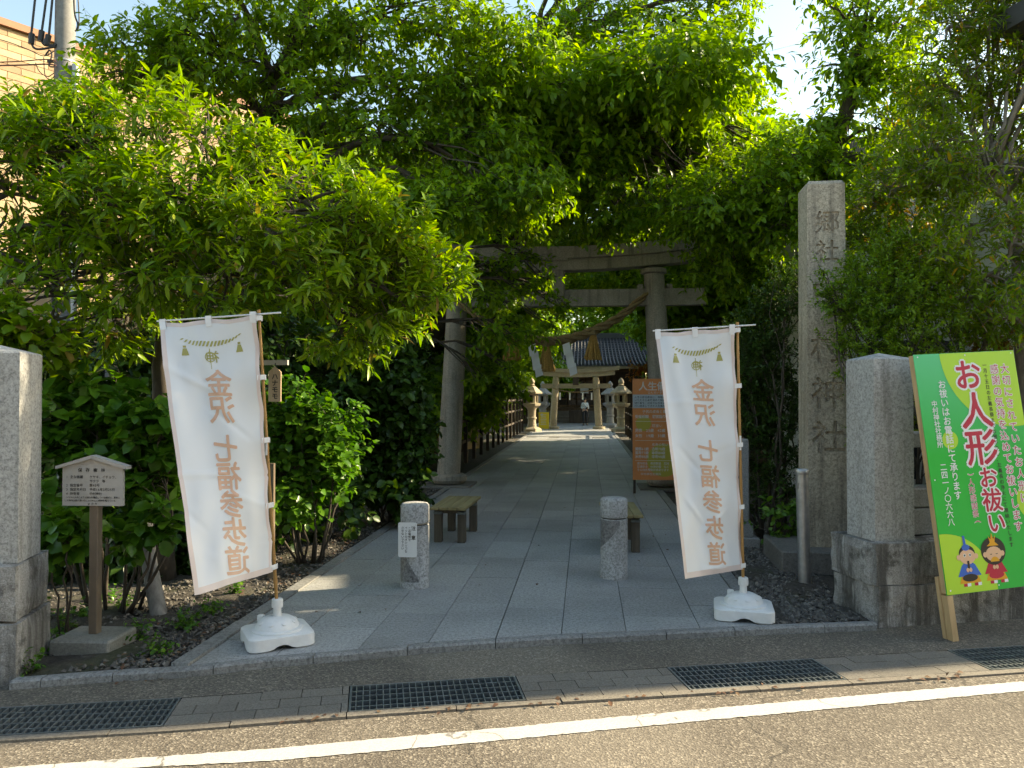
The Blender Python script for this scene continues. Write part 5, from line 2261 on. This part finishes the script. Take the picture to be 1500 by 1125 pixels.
def lantern(px, py, Y, H, label, mat):
    b = gp(px, py) if Y is None else at(px, py, Y)
    rt = thing('stone_lantern', (b.x, b.y, 0), label, 'stone lantern', 'stone lanterns lining the path', rz=R(20))
    k = H / 2.5
    P = lambda pr: [(r * k, z * k) for r, z in pr]
    for nm, pr, n in (('base', [(.46, 0), (.46, .12), (.36, .18), (.25, .22)], 6), ('shaft', [(.22, .22), (.19, .45), (.185, .58), (.23, .6), (.23, .66), (.185, .68), (.19, 1.0), (.24, 1.08)], 12),
                      ('table', [(.24, 1.08), (.40, 1.2), (.42, 1.3), (.34, 1.32)], 6), ('roof', [(.24, 1.74), (.50, 1.76), (.50, 1.82), (.36, 1.93), (.2, 2.08), (.12, 2.12)], 6),
                      ('finial', [(.12, 2.12), (.15, 2.16), (.1, 2.2), (.14, 2.28), (.13, 2.36), (.05, 2.46), (.005, 2.5)], 12)):
        mb = MB()
        mb.lathe(P(pr), (0, 0, 0), n)
        mb.build(nm, mat, rt, smooth=(n > 6))
    fb = MB()
    for i in range(6):
        a = math.pi / 3 * i + math.pi / 6
        fb.box((.24 * k * math.cos(a), .24 * k * math.sin(a), 1.53 * k), (.09 * k, .09 * k, .42 * k), Euler((0, 0, a)))
    fb.lathe(P([(.27, 1.32), (.27, 1.38)]), (0, 0, 0), 6)
    fb.lathe(P([(.27, 1.68), (.27, 1.745)]), (0, 0, 0), 6)
    box_ = fb.build('fire_box', mat, rt)
    mb = MB()
    mb.lathe(P([(.15, 1.38), (.15, 1.68)]), (0, 0, 0), 6)
    mb.build('void', 'dark_void', box_)
    return rt


lantern(779, 632, None, 2.55, 'weathered stone lantern left of the path by the yellow panel', 'lantern_stone')
lantern(910, 632, None, 2.55, 'weathered stone lantern right of the path', 'lantern_stone')
lantern(795, 625.5, None, 2.5, 'grey stone lantern behind the yellow panel', 'lantern_grey')
lantern(894, 626, None, 2.5, 'grey stone lantern behind the right weathered lantern', 'lantern_grey')
c = gp(796.5, 628.5)
yb = thing('yellow_panel', (c.x, c.y - .2, 0), 'yellow notice panel at the foot of the far torii', 'panel', rz=R(-6))
mb = MB()
mb.box((0, 0, .44), (.52, .12, .84), bev=.01)
yp = mb.build('panel', 'yellow_print', yb)
mb = MB()
for i in range(7):
    z = .25 + .08 * i
    mb.box((-.02, -.063, z), (.3 - .03 * (i % 3), .002, .025))
mb.box((-.1, -.063, .74), (.12, .002, .1))
mb.build('print', 'grey_print', yp)

# dark timber fence along the left side of the path
fn_ = thing('timber_fence', pth(-2.95, 16, 0), 'dark timber fence along the left of the path', 'fence', rz=-PA)
for i in range(15):
    mb = MB()
    mb.box((0, i * 1.45, .8 + .18 * (i % 3)), (.09, .09, 1.6 + .36 * (i % 3)))
    mb.build('post', 'dark_wood', fn_)
for z in (.55, 1.05, 1.5):
    for i in range(14):
        mb = MB()
        mb.box((.0, .725 + i * 1.45, z), (.05, 1.44, .07))
        mb.build('rail', 'dark_wood', fn_)
fn2 = thing('timber_fence', pth(1.75, 17, 0), 'dark timber fence along the right of the path', 'fence', rz=-PA)
for i in range(12):
    mb = MB()
    mb.box((0, i * 1.5, .6), (.08, .08, 1.2))
    mb.build('post', 'dark_wood', fn2)
for z in (.4, .95):
    for i in range(11):
        mb = MB()
        mb.box((.0, .75 + i * 1.5, z), (.05, 1.49, .06))
        mb.build('rail', 'dark_wood', fn2)

# shrine hall
sh_ = thing('shrine_hall', pth(-.6, 50, 0), 'dark wooden shrine hall with tiled roof at the path end', 'shrine', rz=-PA)


def sbox(c, s, name, mat, par=None):
    mb = MB()
    mb.box(c, s)
    return mb.build(name, mat, par or sh_)


for i in range(4):
    sbox((0, -.6 + i * .35, .09 + i * .18), (4.4, .5 if i < 3 else 1.0, .18), 'step', 'plinth_stone')
sbox((0, 4.5, .45), (10, 8, .9), 'platform', 'shrine_wood')
sbox((0, 6.4, 2.3), (9.6, 4, 2.8), 'wall', 'dark_wood')
for x in (-4.2, -2.1, -1.9 + .0, 2.1, 4.2):
    if abs(x + 1.9) > .01:
        sbox((x, .9, 2.2), (.24, .24, 2.8), 'column', 'shrine_wood')
for i in range(6):
    d = sbox((-1.55 + i * .62, 4.36, 1.95), (.58, .06, 2.1), 'door', 'shrine_wood')
    for k in range(4):
        sbox((-1.55 + i * .62, 4.32, 1.25 + k * .45), (.5, .02, .36), 'pane', 'glass_dark', d)
sbox((0, .9, 3.45), (9.4, .3, .34), 'beam', 'shrine_wood')
rf_ = MB()
n = 20
vs_, fs_ = [], []
E = [(-1.6, 3.55), (-.2, 3.75), (1.4, 4.15), (3.0, 4.75), (4.6, 5.6), (5.0, 5.85)]
for y, z in E:
    for x in (-6.2, 6.2):
        vs_.append((x * (1 - .03 * (z - 3.6)), y, z))
for y, z in reversed(E):
    for x in (-6.2, 6.2):
        vs_.append((x * (1 - .03 * (z - 3.6)), 10 - y, z))
for i in range(len(vs_) // 2 - 1):
    fs_.append((2 * i, 2 * i + 1, 2 * i + 3, 2 * i + 2))
rf_.add(vs_, fs_)
roof = rf_.build('roof', 'roof_tile', sh_, fix=False)
rb_ = MB()
for i in range(52):
    x = -6.1 + i * .2392
    rb_.tube([(x * (1 - .03 * (z - 3.6)), y, z + .03) for y, z in E], .06, 6)
o = rb_.build('tile_ribs', 'roof_tile', roof, smooth='all', fix=False)
o['kind'] = 'stuff'
tr_ = MB()
for j in range(18):
    t = j / 18
    y = lerp(-1.6, 4.6, t)
    z = interp(E, y)
    tr_.box((0, y, z + .02), (12, .05, .05))
o = tr_.build('tile_courses', 'roof_tile', roof)
o['kind'] = 'stuff'
sbox((0, -1.55, 3.5), (12.4, .12, .2), 'fascia', 'eave_wood', roof)
sbox((0, 5, 5.95), (11.4, .5, .4), 'ridge', 'roof_tile', roof)
sbox((-1.45, .7, 2.0), (.5, .03, .85), 'poster', 'poster_red')
sbox((-1.45, .68, 2.28), (.44, .01, .2), 'poster_band', 'paper')
sbox((.55, .55, 2.05), (.55, .03, .36), 'paper_notice', 'paper')
ofb = thing('offering_box', pth(-.4, 48.3, 0), 'dark offering box at the hall steps', 'box', rz=-PA)
mb = MB()
mb.box((0, 0, .4), (1.2, .6, .8), bev=.02)
mb.build('chest', 'dark_wood', ofb)
mb = MB()
for i in range(8):
    mb.box((-.5 + i * .143, 0, .82), (.05, .56, .04))
mb.build('slats', 'shrine_wood', ofb)

# low wall lanterns, posts and plants beside the steps are covered by the trees


# ------------------------------------------------------------------ visitor
def skin_mesh(name, joints, edges, radii, mat, parent, sub=2, roots=(0,)):
    me = bpy.data.meshes.new(name)
    me.from_pydata(joints, edges, [])
    o = bpy.data.objects.new(name, me)
    COL.objects.link(o)
    md = o.modifiers.new('s', 'SKIN')
    md.use_smooth_shade = True
    sv = me.skin_vertices[0].data
    for i, r in enumerate(radii):
        sv[i].radius = (r, r) if not isinstance(r, tuple) else r
        sv[i].use_root = i in roots
    s = o.modifiers.new('u', 'SUBSURF')
    s.levels = sub
    s.render_levels = sub
    dg = bpy.context.evaluated_depsgraph_get()
    dg.update()
    new = bpy.data.meshes.new_from_object(o.evaluated_get(dg))
    bpy.data.objects.remove(o)
    new.materials.clear()
    new.materials.append(MATS[mat])
    new.name = name
    return link(name, new, parent)


pp = gp(857, 623)
per = thing('person', (pp.x, pp.y, 0), 'person in pale top and dark trousers standing on the far path', 'person', rz=R(10))
J = [(0, 0, .86), (0, .01, 1.05), (0, .015, 1.22), (0, .0, 1.30), (0, -.015, 1.38), (0, -.03, 1.46), (0, -.03, 1.54),
     (-.085, 0, .82), (-.09, -.01, .46), (-.09, .01, .07), (-.10, -.10, .03), (.085, 0, .82), (.10, .01, .46), (.11, .02, .07), (.12, -.09, .03),
     (-.15, .01, 1.24), (-.20, .02, 1.00), (-.13, -.17, .98), (-.10, -.22, 1.00), (.15, .01, 1.24), (.20, .02, 1.00), (.13, -.17, .96), (.10, -.22, .98)]
Eg = [(0, 1), (1, 2), (2, 3), (3, 4), (4, 5), (5, 6), (0, 7), (7, 8), (8, 9), (9, 10), (0, 11), (11, 12), (12, 13), (13, 14), (2, 15), (15, 16), (16, 17), (17, 18), (2, 19), (19, 20), (20, 21), (21, 22)]
Rd = [.13, .115, .125, .06, .055, .085, .07, .085, .058, .038, .035, .085, .058, .038, .035, .055, .042, .03, .03, .055, .042, .03, .03]
k0 = len(J)
for s, w_ in ((-1, 18), (1, 22)):
    for f in range(5):
        a = J[w_]
        J.append((a[0] + s * (.02 - .01 * f), a[1] - .035, a[2] + .02 - .012 * f))
        J.append((a[0] + s * (.02 - .01 * f) - s * .015, a[1] - .06 + .004 * abs(f - 2), a[2] + .018 - .012 * f))
        Eg += [(w_, len(J) - 2), (len(J) - 2, len(J) - 1)]
        Rd += [.009, .008]
body = skin_mesh('body', J, Eg, Rd, 'skin', per)
skin_mesh('trousers', [J[0], (0, 0, .93)] + [J[i] for i in (7, 8, 9, 11, 12, 13)], [(0, 1), (0, 2), (2, 3), (3, 4), (0, 5), (5, 6), (6, 7)], [.142, .135, .098, .075, .058, .098, .075, .058], 'trousers', per)
skin_mesh('jacket', [J[0], J[1], J[2], J[3]] + [J[i] for i in (15, 16, 17, 19, 20, 21)], [(0, 1), (1, 2), (2, 3), (2, 4), (4, 5), (5, 6), (2, 7), (7, 8), (8, 9)], [.152, .14, .145, .075, .072, .058, .043, .072, .058, .043], 'jacket_white', per)
mb = MB()
mb.lathe([(.085, -.02), (.102, .03), (.10, .08), (.07, .125), (.01, .14)], (0, -.012, 1.47), 16)
mb.build('hair', 'hair', per, smooth='all')
mb = MB()
mb.tube([(-.13, -.1, 1.26), (-.02, -.17, 1.1), (.08, -.16, .98)], .012, 6)
mb.box((.06, -.17, .98), (.14, .06, .12), bev=.015)
mb.build('shoulder_bag', 'strap', per)
for s in (-1, 1):
    mb = MB()
    mb.box((s * .105, -.045, .03), (.085, .24, .07), bev=.02)
    mb.build('shoe', 'strap', per)
mb = MB()
mb.lathe([(.012, 0), (.014, .02), (.006, .05)], (0, -.118, 1.47), 8)
mb.build('nose', 'skin', body)

# ================================================================== TREES AND SHRUBS
# flowering peach filling the left
tb = gp(228, 770)
tb = Vector((at(238, 700, 7.0).x, 7.0, 0))
peach = cl([(40, 230), (120, 205), (220, 190), (330, 215), (420, 260), (60, 330, 6.3), (160, 300, 6.2), (270, 290, 6.1), (380, 330, 6.1), (480, 310, 6.3), (560, 350, 6.5),
            (110, 400, 6.2), (220, 385, 6.0), (330, 405, 6.0), (450, 400, 6.2), (560, 420, 6.4), (620, 400, 6.6, .38, .4, .34), (500, 480, 6.6, .48, .45, .32), (30, 440, 6.4), (575, 480, 6.9, .3, .3, .22),
            (170, 470, 6.6, .5, .4, .3), (-60, 300, 6.5), (-50, 420, 6.3), (150, 150, 6.9, .4, .4, .35), (250, 148, 6.9, .35, .4, .3), (0, 200, 6.8), (70, 190, 6.8, .4, .4, .3), (10, 270, 6.6), (-10, 350, 6.4), (60, 400, 6.5), (10, 500, 6.5, .4, .4, .25), (100, 330, 6.6), (300, 190, 6.9, .4, .4, .3), (80, 470, 6.6, .4, .4, .25)], 6.5, (.52, .5, .40))
tree('peach_tree', 'yellow-green flowering peach tree overhanging the left banner', 'tree', tb, [tb, at(240, 600, 7.0), at(238, 480, 6.9), at(262, 380, 6.7)], peach, 'peach', 'leaf_peach', 'bark', 42, 21, r0=.085, gap=.04, nsub=7)

# cherry on the left, its trunk behind the peach
b = Vector((at(395, 500, 11.0).x, 11.0, 0))
c1 = cl([(190, 75), (270, 45), (350, 25), (300, 110), (400, 100), (470, 150), (360, 160, 11), (530, 60), (460, 40), (600, 130), (560, 200), (640, 220), (520, 280, 10), (620, 300, 10), (690, 130), (660, 40), (750, 60), (720, 210, 10.8),
         (420, -50), (300, -40), (560, -40), (680, -60), (450, 230, 11.5), (580, 320, 10.2), (690, 290, 10.4), (170, 130, 10.8, .4, .4, .3), (240, 120, 11, .5, .5, .3), (760, 285, 10.5), (740, 140, 11.5)], 10.6, (.72, .75, .40))
tree('cherry_tree', 'spreading cherry tree at the upper left behind the peach', 'tree', b, [b, at(392, 400, 11.1), at(384, 220, 11.2), at(400, 120, 11.1)], c1, 'cherry', 'leaf_cherry', 'bark', 24, 31, r0=.17, gap=.3, nsub=7)

# cherry over the torii
b = Vector((at(800, 500, 19).x - 4.6, 17.5, 0))
c2 = cl([(800, 60), (880, 30), (960, 60), (1030, 30), (1030, 90, 13, .5, .6, .4), (850, 120), (930, 150), (1010, 150), (780, 170), (870, 220), (960, 230), (1040, 220), (810, 280, 12.4), (900, 300, 12.4), (1000, 290, 11.6), (1080, 250, 12),
         (1080, 0, 13, .5, .6, .35), (820, -50), (940, -50), (1060, -60), (860, 300, 15), (740, 260), (1100, 310, 11.6), (1020, 330, 11.4, .6, .6, .22), (950, 330, 12.6, .6, .6, .22), (1060, 355, 11.4, .5, .5, .16), (880, 340, 12.8, .5, .5, .18), (1150, 300, 12), (800, 318, 12.6, .7, .6, .22),
         (1110, 215, 12.6, .5, .5, .25), (960, 185, 12.2, .6, .5, .3), (900, 200, 12.2, .6, .5, .3), (1010, 190, 12.4, .5, .5, .25), (840, 170, 12.4, .6, .5, .3)], 13.2, (.85, .85, .45))
tree('cherry_tree', 'tall cherry tree arching over the stone torii', 'tree', b, [b, at(735, 330, 17), at(800, 200, 15.5), at(815, 110, 14.5), at(790, 40, 14)], c2, 'cherry', 'leaf_cherry', 'bark', 20, 32, r0=.20, gap=.35, nsub=7)

# its low boughs in front of the left torii pillar belong to a younger cherry
b = Vector((at(575, 650, 12.6).x, 12.6, 0))
c3 = cl([(735, 395, 12.6, .4, .4, .2), (640, 372, 11.8, .4, .4, .2), (710, 435), (760, 425, 12.6, .35, .35, .16), (600, 455), (730, 490), (585, 540, 12.2, .35, .4, .2), (760, 490, 12.6, .3, .3, .16), (800, 410, 12.8, .3, .3, .14), (590, 500, 12.2), (700, 550, 12.4, .2, .2, .1),
         (800, 475, 12.8, .24, .24, .1), (740, 540, 12.6, .25, .25, .12), (680, 390, 12.4, .5, .4, .2), (770, 375, 12.8, .45, .4, .16), (640, 412, 12.2, .35, .4, .16), (740, 455, 12.6, .4, .4, .18), (820, 450, 13, .3, .3, .12)], 12.0, (.42, .45, .22))
tree('cherry_tree', 'young cherry tree drooping across the left torii pillar', 'tree', b, [b, at(575, 560, 12.6), at(600, 470, 12.4), at(640, 410, 12.2)], c3, 'cherry', 'leaf_cherry', 'bark', 19, 33, r0=.07, gap=.25)

# cherry added so its boughs darken the path beyond the torii
b = pth(-4.2, 20)
rg = np.random.default_rng(5)
c3b = [(pth(rg.uniform(-3.5, 3.2), rg.uniform(11.5, 30), rg.uniform(5.3, 7.6)), 1.5, 1.5, .5) for _ in range(34)]
tree('cherry_tree', 'cherry tree added to shade the path beyond the torii', 'tree', b, [b, b + Vector((.2, .3, 2.5)), b + Vector((1.2, 1.0, 5)), b + Vector((2.5, 1.5, 6.5))], c3b, 'cherry4', 'leaf_cherry', 'bark', 16, 64, r0=.2, gap=.8, lscale=1.4)

# right cherry
b = Vector((at(1225, 600, 11.2).x, 11.2, 0))
c4 = cl([(1195, -5, 11, .4, .4, .3), (1240, 30), (1235, 95), (1290, 110), (1235, 130, 11, .4, .4, .25), (1330, 40), (1250, 170), (1310, 190), (1205, 185, 10.8, .35, .35, .15), (1160, 230), (1230, 245), (1120, 270), (1080, 330, 11.2), (1150, 330), (1290, 260), (1350, 130), (1280, -40), (1380, -30),
         (1200, 310, 10.8), (1050, 390, 12), (1110, 400, 12), (1040, 300, 11)], 10.8, (.6, .65, .36))
tree('cherry_tree', 'slender cherry tree rising behind the tall inscribed pillar', 'tree', b, [b, at(1225, 400, 11.2), at(1215, 240, 11.1), at(1245, 140, 11), at(1262, 60, 11)], c4, 'cherry', 'leaf_cherry', 'bark', 22, 34, r0=.13, gap=.3, nsub=6)

# osmanthus at the right edge
b = Vector((at(1495, 600, 7.6).x, 7.6, 0))
c5 = cl([(1390, 40), (1460, 20), (1440, 100), (1500, 90), (1390, 130), (1480, 170), (1420, 200, 7.4), (1350, 240, 7.4), (1490, 240, 7.3), (1300, 275, 7.5, .38, .4, .22), (1400, 265, 7.3), (1550, 60), (1560, 180), (1460, 250, 7.1), (1350, 180, 7.9), (1430, -50), (1520, -40), (1260, 300, 7.7, .3, .3, .2), (1500, 20), (1610, 110, 7.4), (1640, 30, 7.4), (1560, -60, 7.5), (1650, 200, 7.3), (1610, 270, 7.3), (1680, 120, 7.2), (1480, -110, 7.6), (1580, -130, 7.5), (1660, -60, 7.4), (1700, 10, 7.2)], 7.7, (.48, .5, .34))  # unseen outer clumps on the right are added to shade the banners
tree('osmanthus_tree', 'bushy grey-branched evergreen tree at the right edge', 'tree', b, [b, at(1492, 420, 7.6), at(1490, 310, 7.5), at(1450, 270, 7.5)], c5, 'osmanthus', 'leaf_osmanthus', 'grey_bark', 44, 35, r0=.05, gap=.25)

b = Vector((at(1430, 700, 7.4).x, 7.4, 0))
c6 = cl([(1420, 330), (1490, 350), (1370, 370), (1440, 400), (1500, 420), (1400, 440), (1470, 460, 6.9), (1530, 380), (1340, 420, 7.2), (1310, 350, 7.6, .35, .35, .25)], 7.1, (.42, .42, .26))
tree('evergreen_shrub', 'glossy shrub with a few yellow leaves above the green board', 'shrub', b, [b, at(1440, 560, 7.3), at(1445, 450, 7.2)], c6, 'osmanthus', 'leaf_osmanthus', 'grey_bark', 46, 36, r0=.045, gap=.25)

# clipped small-leaved hedge behind the right gatepost, reaching over the tall pillar
b = Vector((at(1345, 700, 7.0).x + .1, 7.0, 0))
c7 = cl([(1275, 395, 7.2), (1320, 375, 7.2), (1262, 440, 7.0), (1305, 440, 6.9), (1360, 430, 7.0), (1225, 440, 7.0, .2, .16, .17), (1270, 500, 6.9), (1330, 500, 6.8), (1390, 490, 6.9), (1280, 545, 6.95), (1330, 555, 6.9), (1400, 540, 6.9), (1210, 425, 7.0, .13, .1, .1), (1228, 505, 7.0, .14, .12, .1), (1450, 510, 7.0), (1300, 620, 7.0), (1380, 620, 7.0),
         (1275, 345, 7.6, .28, .3, .25), (1205, 395, 7.05, .06, .06, .07)], 7.0, (.30, .32, .30))
tree('hedge_bush', 'small-leaved hedge growing over the edge of the inscribed pillar', 'bush', b, [b], c7, 'hedge', 'leaf_hedge', 'bark', 95, 37, r0=.018, gap=.25, nsub=4, twig_r=.0022, st_t=.08)
b = Vector((at(1130, 700, 8.9).x, 8.9, 0))
c8 = cl([(1150, 430), (1120, 480), (1155, 520), (1100, 540), (1140, 590), (1105, 610), (1160, 640), (1120, 670), (1080, 500, 9.4), (1085, 590, 9.4), (1180, 420, 9.3), (1170, 700), (1110, 720, 9.2)], 8.9, (.36, .36, .38))
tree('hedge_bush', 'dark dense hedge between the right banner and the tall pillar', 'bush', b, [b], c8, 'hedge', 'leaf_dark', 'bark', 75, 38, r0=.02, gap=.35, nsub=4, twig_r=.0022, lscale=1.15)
# rusty nandina tips behind the hedge
b = Vector((at(1300, 600, 7.9).x, 7.9, 0))
c9 = cl([(1290, 340), (1310, 300), (1340, 330), (1270, 320), (1480, 490, 7.3), (1450, 495, 7.3)], 7.9, (.18, .18, .22))
tree('nandina', 'rusty-leaved nandina showing above the small-leaved hedge', 'shrub', b, [b], c9, 'broad', 'leaf_rust', 'bark', 60, 39, r0=.012, gap=.3, nsub=3, lscale=.6)
b = Vector((at(1150, 780, 8.1).x, 8.1, 0))
c10 = cl([(1140, 740), (1165, 760), (1120, 770), (1150, 780)], 8.1, (.16, .16, .12))
tree('fern_clump', 'bright green leafy clump beside the pillar pedestal', 'plant', b, [b], c10, 'broad', 'leaf_hydrangea', 'bark', 70, 40, r0=.008, gap=.3, nsub=2, lscale=.8)

# hydrangea by the notice board
b = Vector((at(160, 850, 5.95).x, 5.95, 0))
c11 = cl([(100, 600), (150, 585, 6.1), (200, 620), (90, 650), (150, 650), (235, 640), (215, 690, 5.8), (245, 720, 5.8), (225, 770, 5.75), (90, 710, 5.8), (150, 720, 6.1), (270, 680, 6.1)], 5.9, (.25, .25, .20))
tree('hydrangea_bush', 'broad-leaved hydrangea bush behind the roofed notice board', 'bush', b, [b], c11, 'hydrangea', 'leaf_hydrangea', 'bark', 46, 41, r0=.014, gap=.35, nsub=3)
b = Vector((at(95, 860, 5.4).x, 5.4, 0))
tree('hydrangea_sprig', 'low hydrangea sprig at the foot of the notice board post', 'plant', b, [b], cl([(95, 775), (110, 790), (80, 795)], 5.35, (.13, .12, .08)), 'hydrangea', 'leaf_hydrangea', 'bark', 75, 42, r0=.008, gap=.5, nsub=2)
b = Vector((at(20, 800, 5.9).x, 5.9, 0))
tree('evergreen_shrub', 'bright glossy shrub behind the left gatepost', 'shrub', b, [b, at(20, 560, 5.9), at(15, 480, 5.8)], cl([(10, 470, 5.6), (40, 500, 5.7), (-20, 500, 5.6), (15, 520, 5.8), (90, 520, 6.1, .2, .2, .15)], 5.7, (.22, .2, .18)), 'broad', 'leaf_peach', 'bark', 65, 43, r0=.02, gap=.4)
# shrubs between the left banner and the torii
b = Vector((at(455, 760, 7.7).x, 7.7, 0))
c12 = cl([(420, 590), (460, 610), (430, 640), (490, 620), (470, 670), (430, 690), (500, 650, 7.9), (440, 730), (480, 700, 7.6), (415, 740, 7.4), (410, 650)], 7.6, (.26, .26, .22))
tree('leafy_shrub', 'sun-dappled broad-leaved shrub beside the left banner pole', 'shrub', b, [b], c12, 'broad', 'leaf_hydrangea', 'bark', 65, 44, r0=.014, gap=.35, nsub=3)
b = Vector((at(590, 720, 10.2).x, 10.2, 0))
c13 = cl([(520, 560), (570, 545), (590, 570), (540, 610), (570, 610), (612, 620, 10.6, .22, .3, .2), (520, 650), (570, 660), (590, 670), (550, 700), (580, 715, 9.9), (500, 590, 9.6), (550, 500, 10.6), (590, 520, 10.8), (500, 690, 9.8)], 10.1, (.42, .4, .34))
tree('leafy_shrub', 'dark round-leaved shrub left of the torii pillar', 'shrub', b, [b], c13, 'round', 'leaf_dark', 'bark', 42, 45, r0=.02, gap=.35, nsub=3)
# dark-leaved thicket added to give the deep shade behind the left shrubs
b = Vector((at(150, 700, 9.0).x, 9.0, 0))
c14 = cl([(0, 560), (80, 520, 9.4), (170, 540), (260, 560), (340, 540), (100, 640), (200, 660), (300, 660), (0, 680), (380, 640), (330, 450, 9.6), (420, 500, 9.8), (470, 560, 9.8), (60, 750, 8), (180, 760, 8), (300, 760, 8.2), (380, 730, 8.6), (250, 480, 9.6), (-60, 620), (100, 810, 7.2, .5, .4, .25), (330, 820, 7.6, .5, .4, .25), (60, 800, 7.0, .5, .4, .3), (200, 830, 7.2, .5, .4, .22), (270, 790, 7.6), (420, 790, 8.6, .5, .4, .25), (480, 740, 9, .5, .4, .3)], 9.0, (.62, .5, .45))
tree('evergreen_shrub', 'dark evergreen thicket added for the deep shade behind the left banner', 'shrub', b, [b], c14, 'round', 'leaf_dark', 'bark', 24, 46, r0=.03, gap=.5, nsub=3)
# small weeds in the gravel
for px, py, lab in ((120, 905, 'small weed beside the notice board footing'), (180, 890, 'weed tuft behind the notice board post'), (270, 920, 'flat green weed in the gravel before the left banner'), (235, 958, 'low green weed near the kerb'), (42, 985, 'clover tuft at the foot of the left plinth'), (70, 950, 'weeds against the left plinth'), (310, 900, 'tiny weed in the gravel under the left banner'), (95, 925, 'leafy weed just behind the notice board footing'), (150, 880, 'tall weed clump in the shade behind the notice board post'), (60, 905, 'weed clump in the shade beside the left plinth'), (200, 935, 'sparse weed midway between footing and kerb'), (345, 870, 'weed against the path border stones')):
    g = gp(px, py)
    k = .075 if px in (270, 150, 60, 95) else .055
    tree('weed', lab, 'weed', g, [g], [(g + Vector((0, 0, .035)), k, k, .035)], 'broad', 'leaf_hydrangea', 'bark', 420, int(px), r0=.003, gap=.9, nsub=1, lscale=.36, group='weeds in the gravel', twig_r=.0012)

# grove behind: individual trees sharing three crowns
def far_tree(seed, label):
    rg = np.random.default_rng(seed)
    base = Vector((0, 0, 0))
    cls = []
    for i in range(15):
        a = rg.uniform(0, 6.28)
        rr = rg.uniform(.3, 2.3)
        z = rg.uniform(1.4, 8.0)
        cls.append((Vector((rr * math.cos(a), rr * math.sin(a), z)), *(np.array([1.25, 1.25, .75]) * rg.uniform(.8, 1.2))))
    return tree('grove_tree', label, 'tree', base, [base, Vector((.1, 0, 2.2)), Vector((-.1, .1, 4.5)), Vector((.1, 0, 7))], cls, 'far', 'leaf_cherry', 'bark', 15, seed, r0=.2, gap=.4, group='trees of the grove behind the torii')


LABF = 'shaded tree in the grove behind the stone torii'
protos = [far_tree(s, LABF) for s in (51, 52, 53)]
spots = [(-4.6, 19, 0, 1.0), (3.7, 17.5, 1, .85), (-4.2, 16.2, 2, .9), (4.6, 20, 1, 1.0), (-3.9, 23, 1, 1.0), (-3.6, 47, 2, 1.1), (4.2, 46, 1, 1.1), (-5.0, 27, 2, 1.1), (5.2, 23, 0, 1.05), (-4.8, 35, 1, 1.15), (6.8, 29.5, 2, 1.1), (5.4, 37.0, 0, .85), (-4.6, 43, 0, 1.2), (6.2, 45, 1, 1.15), (-8.5, 22, 2, 1.2), (9.0, 20, 2, 1.1), (-7, 52, 1, 1.3), (7.5, 50, 0, 1.3),  # the tree on the right near the far torii is added to shade it
         (-3, 66, 2, 1.5), (4, 67, 1, 1.5), (0.5, 72, 0, 1.6), (-9, 62, 0, 1.5), (10, 62, 2, 1.5), (8.5, 29, 0, 1.2), (-9, 36, 1, 1.2), (4.4, 27.5, 2, .8), (-15, 60, 1, 1.6), (16, 58, 0, 1.6), (-21, 60, 2, 1.6), (22, 55, 1, 1.6)]
first = {}
for i, (u, v, k, s) in enumerate(spots):
    p = pth(u, v)
    if k not in first:
        o = protos[k]
        first[k] = 1
    else:
        o = copy_tree(protos[k])
    o.location = (p.x, p.y, 0)
    o.rotation_euler = (0, 0, i * 1.7)
    o.scale = (s, s, s)
b = pth(2.9, 24)
tree('maple', 'reddish maple beyond the orange board', 'tree', b, [b, b + Vector((-.1, 0, 1.5)), b + Vector((-.4, 0, 3))], cl([(940, 538, 24), (970, 542, 24), (985, 534, 24)], 24, (.5, .5, .22)), 'cherry4', 'leaf_maple', 'bark', 14, 61, r0=.07, gap=.3)
print('leaf tris', TRIS[0])
